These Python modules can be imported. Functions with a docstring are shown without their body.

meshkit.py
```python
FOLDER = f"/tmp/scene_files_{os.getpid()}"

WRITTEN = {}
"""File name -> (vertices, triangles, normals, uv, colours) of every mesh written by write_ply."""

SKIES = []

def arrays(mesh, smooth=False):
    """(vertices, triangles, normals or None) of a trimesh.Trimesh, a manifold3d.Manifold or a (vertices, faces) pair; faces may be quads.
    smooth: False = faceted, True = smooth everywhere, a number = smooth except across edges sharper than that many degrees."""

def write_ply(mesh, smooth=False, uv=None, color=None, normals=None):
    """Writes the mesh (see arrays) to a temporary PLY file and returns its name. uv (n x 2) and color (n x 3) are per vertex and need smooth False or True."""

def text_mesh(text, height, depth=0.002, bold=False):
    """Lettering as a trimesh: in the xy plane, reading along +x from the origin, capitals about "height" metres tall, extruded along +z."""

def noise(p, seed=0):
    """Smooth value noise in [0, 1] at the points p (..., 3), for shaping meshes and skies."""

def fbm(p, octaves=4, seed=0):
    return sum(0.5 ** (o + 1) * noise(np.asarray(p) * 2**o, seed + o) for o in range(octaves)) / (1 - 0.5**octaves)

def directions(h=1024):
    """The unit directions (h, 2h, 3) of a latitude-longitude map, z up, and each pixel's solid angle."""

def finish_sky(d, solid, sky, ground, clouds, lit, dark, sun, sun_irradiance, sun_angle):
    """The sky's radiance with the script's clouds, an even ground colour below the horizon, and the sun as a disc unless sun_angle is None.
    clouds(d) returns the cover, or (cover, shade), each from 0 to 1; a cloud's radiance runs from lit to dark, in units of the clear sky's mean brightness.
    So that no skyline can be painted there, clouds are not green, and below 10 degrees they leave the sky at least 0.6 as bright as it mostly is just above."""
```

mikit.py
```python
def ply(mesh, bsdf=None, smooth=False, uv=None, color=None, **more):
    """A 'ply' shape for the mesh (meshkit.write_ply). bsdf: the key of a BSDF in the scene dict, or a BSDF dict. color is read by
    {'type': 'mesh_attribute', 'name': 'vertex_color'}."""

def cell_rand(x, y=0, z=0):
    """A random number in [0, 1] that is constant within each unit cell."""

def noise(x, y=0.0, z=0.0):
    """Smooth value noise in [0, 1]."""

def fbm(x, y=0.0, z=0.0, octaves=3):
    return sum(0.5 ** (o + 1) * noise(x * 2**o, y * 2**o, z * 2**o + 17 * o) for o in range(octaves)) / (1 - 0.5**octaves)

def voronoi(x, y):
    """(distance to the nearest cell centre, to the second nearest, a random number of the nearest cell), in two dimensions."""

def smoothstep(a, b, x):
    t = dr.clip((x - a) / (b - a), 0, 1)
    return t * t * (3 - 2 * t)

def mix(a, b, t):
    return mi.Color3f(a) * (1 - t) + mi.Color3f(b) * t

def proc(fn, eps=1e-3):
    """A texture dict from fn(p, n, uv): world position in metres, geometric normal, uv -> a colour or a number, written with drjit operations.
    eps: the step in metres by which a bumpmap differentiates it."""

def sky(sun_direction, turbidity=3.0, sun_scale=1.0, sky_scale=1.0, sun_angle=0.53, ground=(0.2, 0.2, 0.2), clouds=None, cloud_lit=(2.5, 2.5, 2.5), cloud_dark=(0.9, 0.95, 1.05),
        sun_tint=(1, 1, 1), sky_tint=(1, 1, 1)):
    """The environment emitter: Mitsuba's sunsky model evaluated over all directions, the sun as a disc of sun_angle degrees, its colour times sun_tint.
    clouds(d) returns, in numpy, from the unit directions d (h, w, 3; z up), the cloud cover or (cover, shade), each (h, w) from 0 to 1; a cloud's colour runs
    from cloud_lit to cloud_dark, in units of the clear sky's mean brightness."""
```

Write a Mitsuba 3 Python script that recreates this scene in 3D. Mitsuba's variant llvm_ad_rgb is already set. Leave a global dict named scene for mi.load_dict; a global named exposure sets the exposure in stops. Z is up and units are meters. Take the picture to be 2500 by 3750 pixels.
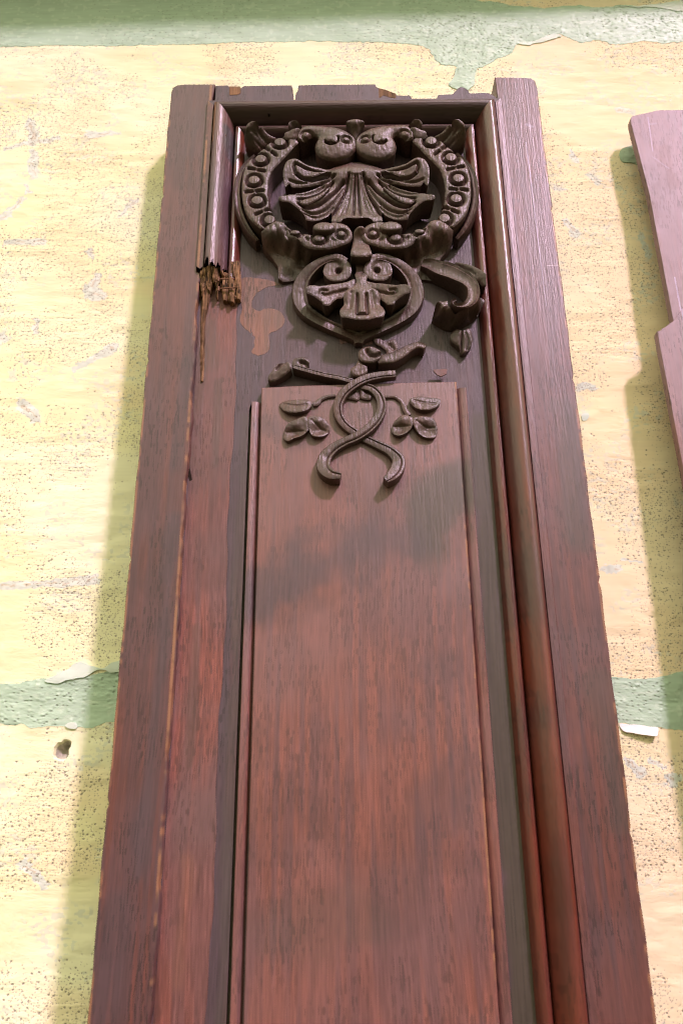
import math, random
import numpy as np
import shapely
from shapely.geometry import Polygon, LineString, Point
from scipy.interpolate import RBFInterpolator
from scipy.spatial import Delaunay
import trimesh
import drjit as dr
import mitsuba as mi
import mikit, meshkit
from mikit import proc, noise, fbm, smoothstep, mix, voronoi, cell_rand

T = mi.ScalarTransform4f
random.seed(7)
rng = np.random.default_rng(7)

# ---------------------------------------------------------------- camera, light, exposure
origin = [0.0, -0.659, 1.2]
target = [0.000000, 0.280836, 1.541626]
up = [0.008957, -0.341612, 0.939798]

camera = {'type': 'thinlens', 'fov': 48.115, 'fov_axis': 'x', 'near_clip': 0.01, 'far_clip': 60.0,
          'aperture_radius': 0.0016, 'focus_distance': 0.84,
          'to_world': T().look_at(origin=origin, target=target, up=up)}
exposure = 1.92
light = mikit.sky([0.65, -1.0, 1.05], turbidity=3, sun_scale=0.74, sky_scale=1.0, sun_angle=5.0,
                  sun_tint=(1.0, 0.86, 1.60), ground=(0.05, 0.05, 0.025),
                  clouds=lambda d: (1.0 + 0 * d[..., 2], 1 - np.clip(d[..., 2], 0, 1)),   # overcast: brighter overhead than at the horizon
                  cloud_lit=(9.8, 9.4, 6.5), cloud_dark=(3.3, 3.1, 2.1))
scene = {'camera': camera, 'sky_light': light}
labels = {}

U0 = 18.8            # the panel's axis, mm

# ---------------------------------------------------------------- helpers
def uniq(key):
    if key not in scene and key not in things:
        return key
    n = 1
    while f'{key}_{n:03d}' in scene or f'{key}_{n:03d}' in things:
        n += 1
    return f'{key}_{n:03d}'

things = set()

def thing(name, label, cat, **more):
    k = uniq(name)
    things.add(k)
    labels[k] = {'label': label, 'category': cat, **more}
    return k

def put(parent, name, mesh, bsdf, smooth=38, label=None):
    k = uniq(parent + '__' + name if parent else name)
    scene[k] = mikit.ply(mesh, bsdf, smooth=smooth)
    if label:
        labels[k] = {'label': label}
    return k

def W3(u, v, h):
    """panel coordinates in mm (from the axis, above 1.5 m, proud of the sunk ground) to world metres"""
    u, v, h = np.asarray(u, float), np.asarray(v, float), np.asarray(h, float)
    return np.stack([(u + U0) / 1000, 0.010 - h / 1000, 1.5 + v / 1000], -1)

def mir(pts):
    return [(-p[0],) + tuple(p[1:]) for p in pts]

def spline(pts, sp=2.0, closed=False):
    """centripetal-ish Catmull-Rom through the points (all columns), resampled every sp mm"""
    P = np.asarray(pts, float)
    n = len(P)
    out = []
    rngs = range(n) if closed else range(n - 1)
    for i in rngs:
        if closed:
            a, b, c, d = P[i - 1], P[i], P[(i + 1) % n], P[(i + 2) % n]
        else:
            b, c = P[i], P[i + 1]
            a = P[i - 1] if i else 2 * b - c
            d = P[i + 2] if i + 2 < n else 2 * c - b
        L = np.linalg.norm((c - b)[:2])
        m = max(2, int(math.ceil(L / sp)))
        t = (np.arange(m) / m)[:, None]
        # finite tangents scaled by chord length keep tight corners tame
        def tan(p, q, r):
            l1, l2 = np.linalg.norm((q - p)[:2]) + 1e-6, np.linalg.norm((r - q)[:2]) + 1e-6
            return ((q - p) / l1 * l2 + (r - q) / l2 * l1) / (l1 + l2)
        m1, m2 = tan(a, b, c) * L, tan(b, c, d) * L
        t2, t3 = t * t, t * t * t
        out.append((2 * t3 - 3 * t2 + 1) * b + (t3 - 2 * t2 + t) * m1 + (-2 * t3 + 3 * t2) * c + (t3 - t2) * m2)
    if not closed:
        out.append(P[-1:])
    return np.vstack(out)

def tnoise(x, y, s, seed=0):
    return meshkit.noise(np.stack([np.asarray(x) / s, np.asarray(y) / s, np.zeros_like(np.asarray(x, float))], -1), seed) - 0.5

def fill(loop, sp):
    """triangulated interior of a closed loop (n,2): points (loop first) and faces, counter-clockwise"""
    poly = Polygon(loop)
    if not poly.is_valid:
        poly = poly.buffer(0)
        if poly.geom_type != 'Polygon':
            poly = max(poly.geoms, key=lambda g: g.area)
        loop = np.array(poly.exterior.coords)[:-1]
    if not poly.exterior.is_ccw:
        loop = loop[::-1]
    x0, y0, x1, y1 = poly.bounds
    gx, gy = np.meshgrid(np.arange(x0, x1, sp), np.arange(y0, y1, sp * 0.866))
    gx = gx + (np.arange(gx.shape[0]) % 2)[:, None] * sp / 2
    g = np.stack([gx.ravel(), gy.ravel()], 1)
    inner = poly.buffer(-0.55 * sp)
    g = g[shapely.contains_xy(inner, g[:, 0], g[:, 1])] if not inner.is_empty else np.zeros((0, 2))
    pts = np.vstack([loop, g])
    f = Delaunay(pts).simplices
    c = pts[f].mean(1)
    f = f[shapely.contains_xy(poly.buffer(0.02), c[:, 0], c[:, 1])]
    a = pts[f]
    cr = (a[:, 1, 0] - a[:, 0, 0]) * (a[:, 2, 1] - a[:, 0, 1]) - (a[:, 1, 1] - a[:, 0, 1]) * (a[:, 2, 0] - a[:, 0, 0])
    f = np.where((cr < 0)[:, None], f[:, ::-1], f)
    return loop, pts, f[np.abs(cr) > 1e-9], poly

def relief(out, ctrl=(), base=-0.6, sp=1.7, edge=1.6, grooves=(), moats=(), dome=0.0, rough=0.55, flare=0.0, sharp=False, func=None, seed=0):
    """a carved piece: outline points (u, v, height), more height points ctrl, side walls down to base.
    grooves: (points, half width, depth); moats: (u, v, rx, ry, width, depth)"""
    out = np.asarray(out, float)
    dense = spline(out, sp, True) if not sharp else np.vstack([np.linspace(out[i], out[(i + 1) % len(out)], max(1, int(np.linalg.norm((out[(i + 1) % len(out)] - out[i])[:2]) / sp)), endpoint=False) for i in range(len(out))])
    loop, pts, f, poly = fill(dense[:, :2], sp)
    C = np.vstack([out, np.asarray(ctrl, float).reshape(-1, 3)]) if len(ctrl) else out
    if np.ptp(C[:, 2]) < 1e-6:
        h = np.full(len(pts), C[0, 2])
    else:
        h = RBFInterpolator(C[:, :2], C[:, 2], smoothing=0.5, kernel='thin_plate_spline')(pts)
        h = np.clip(h, C[:, 2].min() - 1, C[:, 2].max() + 2)
    pp = shapely.points(pts)
    d = shapely.distance(pp, poly.exterior)
    if dome:
        h = h + dome * (1 - np.exp(-d / 4.0))
    for g in grooves:
        line = LineString([p[:2] for p in spline(np.asarray(g[0], float), 1.5)])
        q = shapely.distance(pp, line)
        h = h - g[2] * np.exp(-(q / g[1]) ** 2)
    for (mu, mv, rx, ry, wd, dp) in moats:
        q = (np.hypot((pts[:, 0] - mu) / rx, (pts[:, 1] - mv) / ry) - 1) * min(rx, ry)
        h = h - dp * np.exp(-((q - wd * 0.4) / wd) ** 2)
    if func is not None:
        h = func(pts[:, 0], pts[:, 1], h, d)
    e = np.clip(d / edge, 0, 1)
    h = h - edge * 0.75 * (1 - np.sqrt(1 - (1 - e) ** 2))
    h = h + rough * (tnoise(pts[:, 0], pts[:, 1], 5.0, seed) + 0.7 * tnoise(pts[:, 0], pts[:, 1], 2.2, seed + 3))
    h = np.maximum(h, base + 0.3)
    n = len(loop)
    nrm = np.roll(loop, -1, 0) - np.roll(loop, 1, 0)
    nrm = np.stack([nrm[:, 1], -nrm[:, 0]], 1) / (np.linalg.norm(nrm, axis=1, keepdims=True) + 1e-9)
    jag = (0.5 * rough * tnoise(loop[:, 0], loop[:, 1], 2.5, seed + 9))[:, None]
    mid = loop + nrm * (0.35 * flare + jag)
    low = loop + nrm * flare
    V = np.vstack([W3(pts[:, 0], pts[:, 1], h), W3(loop[:, 0], loop[:, 1], h[:n]), W3(mid[:, 0], mid[:, 1], base + 0.45 * (h[:n] - base)), W3(low[:, 0], low[:, 1], np.full(n, base))])
    k0 = len(pts)
    i = np.arange(n)
    j = (i + 1) % n
    F = [f]
    for a in (0, n):
        F += [np.stack([k0 + a + i, k0 + a + n + i, k0 + a + n + j], 1), np.stack([k0 + a + i, k0 + a + n + j, k0 + a + j], 1)]
    return trimesh.Trimesh(V, np.vstack(F), process=False)

def ribbon(pts, prof=((-1, -1.2), (-0.85, 0), (0, 0.2), (0.85, 0), (1, -1.2)), base=-0.6, sp=1.6, rough=0.3, seed=0):
    """a carved band: centre points (u, v, height, half width) and a cross profile of (-1..1, height offset)"""
    S = spline(pts, sp)
    t = np.gradient(S[:, :2], axis=0)
    t /= np.linalg.norm(t, axis=1, keepdims=True) + 1e-9
    nv = np.stack([-t[:, 1], t[:, 0]], 1)
    pr = np.asarray(prof, float)
    cols = []
    for a, dh in pr:
        q = S[:, :2] + nv * (a * S[:, 3:4])
        hh = S[:, 2] + dh + rough * (tnoise(q[:, 0], q[:, 1], 4.0, seed) + 0.6 * tnoise(q[:, 0], q[:, 1], 1.9, seed + 2))
        cols.append(W3(q[:, 0], q[:, 1], hh))
    lo = [W3(*(S[:, :2] + nv * (s * S[:, 3:4])).T, np.full(len(S), base)) for s in (pr[0, 0], pr[-1, 0])]
    G = np.stack([lo[0], *cols, lo[1]], 1)
    n, m = G.shape[:2]
    V = G.reshape(-1, 3)
    F = []
    for i in range(n - 1):
        for j in range(m - 1):
            a, b, c, d = i * m + j, i * m + j + 1, (i + 1) * m + j + 1, (i + 1) * m + j
            F += [(a, c, b), (a, d, c)]
    for i, fl in ((0, False), (n - 1, True)):
        for j in range(1, m - 1):
            tri = (i * m, i * m + j, i * m + j + 1)
            F.append(tri if not fl else tri[::-1])
    return trimesh.Trimesh(V, np.array(F), process=False)

def bead(u, v, rx, ry, h0, h1, tilt=0.0, seed=0):
    """a flat-topped carved bead standing from h0 to h1"""
    r = random.Random(seed)
    rings = [(1.0, h0), (1.0, h0 + 0.55 * (h1 - h0)), (0.95, h0 + 0.82 * (h1 - h0)), (0.80, h1 - 0.35), (0.5, h1), (0.0, h1 + 0.2)]
    V, F, n = [], [], 22
    rad = [1 + 0.05 * (r.random() - 0.5) for _ in range(n)]
    for k, (s, h) in enumerate(rings):
        for i in range(n):
            a = 2 * math.pi * i / n
            V.append((u + rx * s * rad[i] * math.cos(a), v + ry * s * rad[i] * math.sin(a), h + (tilt * ry * s * math.sin(a) if k > 1 else 0)))
    for k in range(len(rings) - 1):
        for i in range(n):
            j = (i + 1) % n
            a, b, c, d = k * n + i, k * n + j, (k + 1) * n + j, (k + 1) * n + i
            F += [(a, b, c), (a, c, d)]
    V = np.array(V)
    return trimesh.Trimesh(W3(V[:, 0], V[:, 1], V[:, 2]), np.array(F), process=False)

def slab(poly, h0, h1, bevel=0.0):
    """a flat board with the outline poly (u, v) in mm from h0 up to h1, its front edge chamfered"""
    P = Polygon(poly)
    P = P if P.is_valid else P.buffer(0)
    def tri(Q, h, flip):
        v, f = trimesh.creation.triangulate_polygon(Q, engine='earcut')
        return v, (f[:, ::-1] if flip else f)
    loop = np.array(shapely.geometry.polygon.orient(P).exterior.coords)[:-1]
    n = len(loop)
    e = np.roll(loop, -1, 0) - loop
    en = np.stack([e[:, 1], -e[:, 0]], 1) / (np.linalg.norm(e, axis=1, keepdims=True) + 1e-9)
    vn = en + np.roll(en, 1, 0)
    vn /= np.maximum((vn * en).sum(1, keepdims=True), 0.35)
    top = loop - vn * bevel
    rows = [W3(loop[:, 0], loop[:, 1], np.full(n, h0)), W3(loop[:, 0], loop[:, 1], np.full(n, h1 - bevel)), W3(top[:, 0], top[:, 1], np.full(n, h1))]
    V = np.vstack(rows)
    i = np.arange(n)
    j = (i + 1) % n
    F = []
    for a in (0, n):
        F += [np.stack([a + i, a + j, a + n + j], 1), np.stack([a + i, a + n + j, a + n + i], 1)]
    import mapbox_earcut as me
    ft = me.triangulate_float64(top, np.array([n], dtype=np.uint32)).reshape(-1, 3).astype(int)
    a = top[ft]
    cr = (a[:, 1, 0] - a[:, 0, 0]) * (a[:, 2, 1] - a[:, 0, 1]) - (a[:, 1, 1] - a[:, 0, 1]) * (a[:, 2, 0] - a[:, 0, 0])
    ft = np.where((cr < 0)[:, None], ft[:, ::-1], ft)
    F += [ft + 2 * n, ft[:, ::-1]]
    return trimesh.Trimesh(V, np.vstack(F), process=False)

def moulding(prof, path, closed_ends=True, wob=0.15, seed=0):
    """profile points (inward distance d, height) swept along path(d, k) -> (u, v) for stations k"""
    prof = np.asarray(prof, float)
    st = path(prof[:, 0])                      # (stations, profile points, 2)
    n, m = st.shape[:2]
    h = np.broadcast_to(prof[:, 1], (n, m)) + wob * tnoise(st[..., 0] * 0.3 + st[..., 1], st[..., 1] * 0.3, 18.0, seed)
    V = W3(st[..., 0].ravel(), st[..., 1].ravel(), h.ravel())
    F = []
    for i in range(n - 1):
        for j in range(m - 1):
            a, b, c, d = i * m + j, i * m + j + 1, (i + 1) * m + j + 1, (i + 1) * m + j
            F += [(a, b, c), (a, c, d)]
    M = trimesh.Trimesh(V, np.array(F), process=False)
    return M

# ---------------------------------------------------------------- materials
def bsdf(name, color, rough=0.5, spec=0.5, bump=None, bscale=0.001, eps=4e-4, **more):
    b = {'type': 'principled', 'base_color': color if isinstance(color, dict) else {'type': 'rgb', 'value': list(color)},
         'roughness': rough, 'specular': spec, **more}
    if bump is not None:
        b = {'type': 'bumpmap', 'arbitrary': bump, 'scale': bscale, 'bsdf': b}
    scene[name] = {'type': 'twosided', 'bsdf': b}

def wood(c_main, c_red, c_dark, c_dust_sheen, seed=0.0, dust=0.5, fibre=0.35, pore=0.8, horiz=False, head_sheen=0.35, patches=(), edges=()):
    """old open-pored hardwood: fibres, dark pore dashes, cloudy wear, a film of dust (at the head also a painted purple sky sheen), stains, edges rubbed to bare wood.
    stains: ((x, z), (x, z), radius, colour, strength) in panel mm; edges: panel x in mm"""
    def fn(p, n, uv):
        x, z = (p.x + 0.35 * p.y) * 1000.0, p.z * 1000.0
        u, v = p.x * 1000.0 - U0, p.z * 1000.0 - 1500.0
        if horiz:
            x, z = z, x
        x = x + 7.0 * noise(x * 0.012 + seed, z * 0.007, 3.1)
        f1 = noise(x * 0.80 + seed * 3, z * 0.030)
        f2 = noise(x * 0.24 + seed, z * 0.008, 7.0)
        f3 = noise(x * 1.7, z * 0.09 + seed)
        cloud = fbm(x * 0.014 + seed, z * 0.010, 2.0, 3)
        c = mix(c_main, c_red, smoothstep(0.38, 0.66, 0.55 * cloud + 0.45 * f2))
        c = c * (1.0 + fibre * (0.75 * f1 + 1.0 * f3 - 0.88))
        cl2 = fbm(x * 0.013 + 9.0 + seed, z * 0.016, 5.0, 3)
        c = mix(c, c_dust_sheen, dust * smoothstep(0.35, 0.75, cl2))
        if head_sheen:
            c = mix(c, c_dust_sheen, head_sheen * smoothstep(1.15, 1.62, p.z + 0.2 * (cl2 - 0.5)))  # dust tint that also paints the purple sky sheen in towards the head
        po = smoothstep(0.62, 0.76, noise(x * 1.15 + 11.0, z * 0.15 + seed)) * smoothstep(0.30, 0.6, noise(x * 0.06 + seed, z * 0.03, 4.0))
        c = mix(c, c_dark, pore * po)
        st = smoothstep(0.58, 0.74, fbm(x * 0.02 + 3.3, z * 0.016 + seed, 8.0, 3))
        c = mix(c, c_dark, 0.20 * st)
        if patches:
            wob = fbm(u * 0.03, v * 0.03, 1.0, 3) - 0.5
            for (a, b, r, col, k) in patches:
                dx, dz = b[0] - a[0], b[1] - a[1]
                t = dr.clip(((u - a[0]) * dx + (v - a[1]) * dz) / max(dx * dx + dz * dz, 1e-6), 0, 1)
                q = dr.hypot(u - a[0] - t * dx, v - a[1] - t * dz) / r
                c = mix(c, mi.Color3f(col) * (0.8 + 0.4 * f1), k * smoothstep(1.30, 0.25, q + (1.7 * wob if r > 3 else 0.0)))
        for e in edges:
            w = smoothstep(1.9, 0.5, dr.abs(u - e)) * smoothstep(0.42, 0.66, noise(v * 0.02, e * 0.3) * 0.6 + 0.4 * noise(v * 0.2, e))
            c = mix(c, (.24, .115, .06), 0.8 * w)
        return c
    return proc(fn)

def wood_bump(horiz=False, seed=0.0):
    def fn(p, n, uv):
        x, z = (p.x + 0.35 * p.y) * 1000.0, p.z * 1000.0
        if horiz:
            x, z = z, x
        return 0.5 * noise(x * 0.8 + seed, z * 0.03) + 0.5 * noise(x * 1.3 + 11.0, z * 0.14) + 0.6 * noise(x * 0.06, z * 0.012 + seed)
    return proc(fn, eps=3e-4)

WB = wood_bump()
WBH = wood_bump(True)
OLIVE, PURPLE_GREY = (.050, .040, .034), (.060, .040, .048)
FIELD_PATCHES = tuple((a[:2], b[:2], r, col, k) for (a, b), r, col, k in (  # soft darker olive and purple-grey patches across the raised field
    ([(93.1,-37.8,8),(58.7,-67.1,8)], 36, OLIVE, 0.85), ([(30.8,-80.1,8),(-36.4,-107.9,8)], 26, PURPLE_GREY, 0.7), ([(-48.6,-110.3,8),(-87.0,-142.5,8)], 28, PURPLE_GREY, 0.75),
    ([(77.4,-289.7,8),(46.4,-332.8,8)], 20, PURPLE_GREY, 0.35), ([(-61.5,-403.3,8),(-11.0,-385.0,8)], 26, OLIVE, 0.3), ([(-57.2,11.1,8),(-94.0,28.8,8)], 16, PURPLE_GREY, 0.45), ([(71.2,-201.2,8),(38.3,-205.6,8)], 12, PURPLE_GREY, 0.2)))
STILE_STAINS = tuple((a[:2], b[:2], r, col, k) for (a, b), r, col, k in (
    ([(-171.2,-65.6,10),(-179.6,-360.4,10)], 9, PURPLE_GREY, 0.6), ([(-168.5,97.4,10),(-174.8,-11.2,10)], 10, PURPLE_GREY, 0.45), ([(200.3,42.4,10),(194.1,-82.3,10)], 15, OLIVE, 0.6), ([(197.4,-216.4,10),(203.8,-323.9,10)], 12, OLIVE, 0.4), ([(-178.5,419.4,10),(-181.4,363.9,10)], 10, PURPLE_GREY, 0.35), ([(-194.9,-379.5,10),(-198.4,-452.2,10)], 14, PURPLE_GREY, 0.45),
    ([(190.1,375.3,10),(190.4,270.1,10)], 0.55, (.30, .26, .36), 0.8), ([(190.4,270.1,10),(191.1,160.4,10)], 0.45, (.30, .26, .36), 0.7), ([(196.9,209.8,10),(208.0,210.3,10)], 0.6, (.30, .24, .26), 0.7), ([(193.7,401.0,10),(198.3,398.1,10)], 2.4, (.24, .20, .27), 0.6)))
MOULD_STAINS = tuple((a[:2], b[:2], r, col, k) for (a, b), r, col, k in (
    ([(129.5,98.7,18),(132.8,38.9,18)], 14, (.045, .022, .018), 0.35), ([(144.5,-117.4,18),(145.4,-159.0,18)], 13, (.045, .022, .018), 0.2), ([(144.8,-260.9,18),(147.3,-323.1,18)], 14, (.120, .030, .015), 0.4), ([(-142.1,390.4,18),(-134.7,355.4,18)], 6, (.045, .042, .050), 0.8), ([(-157.4,424.6,18),(-157.8,371.1,18)], 3.0, (.230, .100, .045), 0.8)))
RAW_STAINS = tuple((a[:2], b[:2], r, col, k) for (a, b), r, col, k in (
    ([(-160.3,112.7,0),(-164.2,-7.0,0)], 9, (.085, .050, .038), 0.7), ([(-139.6,81.3,0),(-138.1,-7.2,0)], 5, (.085, .058, .052), 0.6), ([(-171.6,-164.4,0),(-172.0,-321.1,0)], 8, (.070, .036, .028), 0.6), ([(-147.5,-164.6,0),(-147.9,-279.1,0)], 5, (.090, .050, .040), 0.5), ([(-172.7,-341.5,0),(-167.2,-454.8,0)], 12, (.075, .035, .028), 0.65), ([(-143.5,-351.7,0),(-146.7,-437.1,0)], 8, (.180, .080, .050), 0.3), ([(-159.3,171.1,0),(-151.8,106.3,0)], 12, (.095, .060, .050), 0.6)))
PLANK_STAINS = tuple((a[:2], b[:2], r, col, k) for (a, b), r, col, k in (
    ([(347.0,443.4,-21),(344.9,392.3,-21)], 0.9, (.30, .24, .34), 0.6), ([(343.7,383.8,-21),(359.7,366.5,-21)], 1.0, (.28, .22, .30), 0.5), ([(342.9,216.9,-21),(342.8,161.2,-21)], 1.0, (.30, .25, .36), 0.7), ([(346.8,432.6,-21),(355.2,434.3,-21)], 1.2, (.28, .22, .30), 0.5), ([(358.6,393.9,-21),(361.4,343.0,-21)], 9, (.120, .050, .036), 0.5)))
bsdf('m_stile', wood((.072, .032, .033), (.105, .035, .028), (.022, .013, .013), (.092, .057, .067), 1.7, 0.3, 0.40, 0.5, patches=STILE_STAINS, edges=(-208.9, 208.9, -164.5)), 0.42, 0.5, WB, 0.0002)
bsdf('m_field', wood((.113, .049, .048), (.161, .058, .045), (.043, .024, .023), (.141, .082, .087), 5.2, 0.3, 0.42, 0.45, head_sheen=0.6, patches=FIELD_PATCHES, edges=(94.2,)), 0.42, 0.55, WB, 0.00022)
bsdf('m_stub', wood((.073, .034, .038), (.112, .045, .032), (.026, .014, .016), (.099, .063, .082), 4.9, 0.4, 0.3, 0.3, patches=MOULD_STAINS), 0.42, 0.6, WB, 0.0003)
bsdf('m_mould', wood((.073, .016, .012), (.114, .021, .010), (.025, .010, .008), (.067, .029, .030), 8.9, 0.25, 0.25, 0.35, head_sheen=0.18, patches=MOULD_STAINS), 0.34, 0.7, WB, 0.0002)
bsdf('m_mouldh', wood((.052, .026, .025), (.069, .027, .024), (.021, .013, .012), (.053, .034, .035), 2.9, 0.4, 0.25, 0.3, True), 0.4, 0.45, WBH, 0.0003)
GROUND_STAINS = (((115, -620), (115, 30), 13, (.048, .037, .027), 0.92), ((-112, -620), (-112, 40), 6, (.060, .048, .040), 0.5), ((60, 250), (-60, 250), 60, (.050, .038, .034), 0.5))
bsdf('m_ground', wood((.059, .037, .045), (.078, .040, .044), (.025, .017, .018), (.075, .054, .067), 3.4, 0.5, 0.4, 0.6, patches=GROUND_STAINS), 0.52, 0.4, WB, 0.0003)
bsdf('m_channel', wood((.066, .054, .040), (.075, .055, .042), (.040, .033, .025), (.080, .067, .050), 6.1, 0.7, 0.2, 0.3), 0.65, 0.3, WB, 0.0003)
bsdf('m_raw', wood((.129, .056, .052), (.172, .058, .045), (.057, .031, .028), (.120, .071, .071), 4.4, 0.6, 0.55, 0.6, patches=RAW_STAINS), 0.55, 0.35, WB, 0.0004)
bsdf('m_patch', wood((.157, .075, .056), (.206, .082, .056), (.062, .038, .029), (.130, .089, .074), 2.2, 0.7, 0.6, 0.7), 0.55, 0.35, WB, 0.0004)
bsdf('m_tan', wood((.142, .078, .043), (.211, .117, .063), (.023, .015, .009), (.105, .062, .038), 7.7, 0.5, 0.9, 0.9, head_sheen=0), 0.8, 0.15, WB, 0.0010)
bsdf('m_plank', wood((.142, .075, .074), (.180, .080, .068), (.056, .034, .034), (.196, .130, .150), 9.3, 0.6, 0.45, 0.6, patches=PLANK_STAINS), 0.5, 0.45, WB, 0.00024)
bsdf('m_rot', (.018, .012, .009), 0.9, 0.1)

def carved_fn(p, n, uv):
    x, y, z = p.x * 1000.0, p.y * 1000.0, p.z * 1000.0
    f = noise(x * 0.9, z * 0.05, y * 0.3)
    cl = fbm(x * 0.03, z * 0.03, y * 0.05, 3)
    c = mix((.068, .035, .029), (.046, .026, .022), smoothstep(0.35, 0.65, cl))
    c = c * (0.82 + 0.4 * f)
    dust = smoothstep(0.45, 0.75, fbm(x * 0.06 + 4.0, z * 0.06, y * 0.06, 3))
    c = mix(c, (.062, .048, .042), 0.4 * dust)
    po = smoothstep(0.68, 0.8, noise(x * 1.2 + 3.0, z * 0.22, y * 0.4))
    return mix(c, (.022, .016, .013), 0.6 * po)
def carved_bump(p, n, uv):
    x, y, z = p.x * 1000.0, p.y * 1000.0, p.z * 1000.0
    return 0.6 * noise(x * 0.9, z * 0.12, y * 0.5) + 0.4 * noise(x * 0.4, z * 0.3, y * 0.4)
bsdf('m_carved', proc(carved_fn), 0.47, 0.5, proc(carved_bump, eps=4e-4), 0.0006)
bsdf('m_iron', (.12, .05, .025), 0.7, 0.4)

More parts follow.
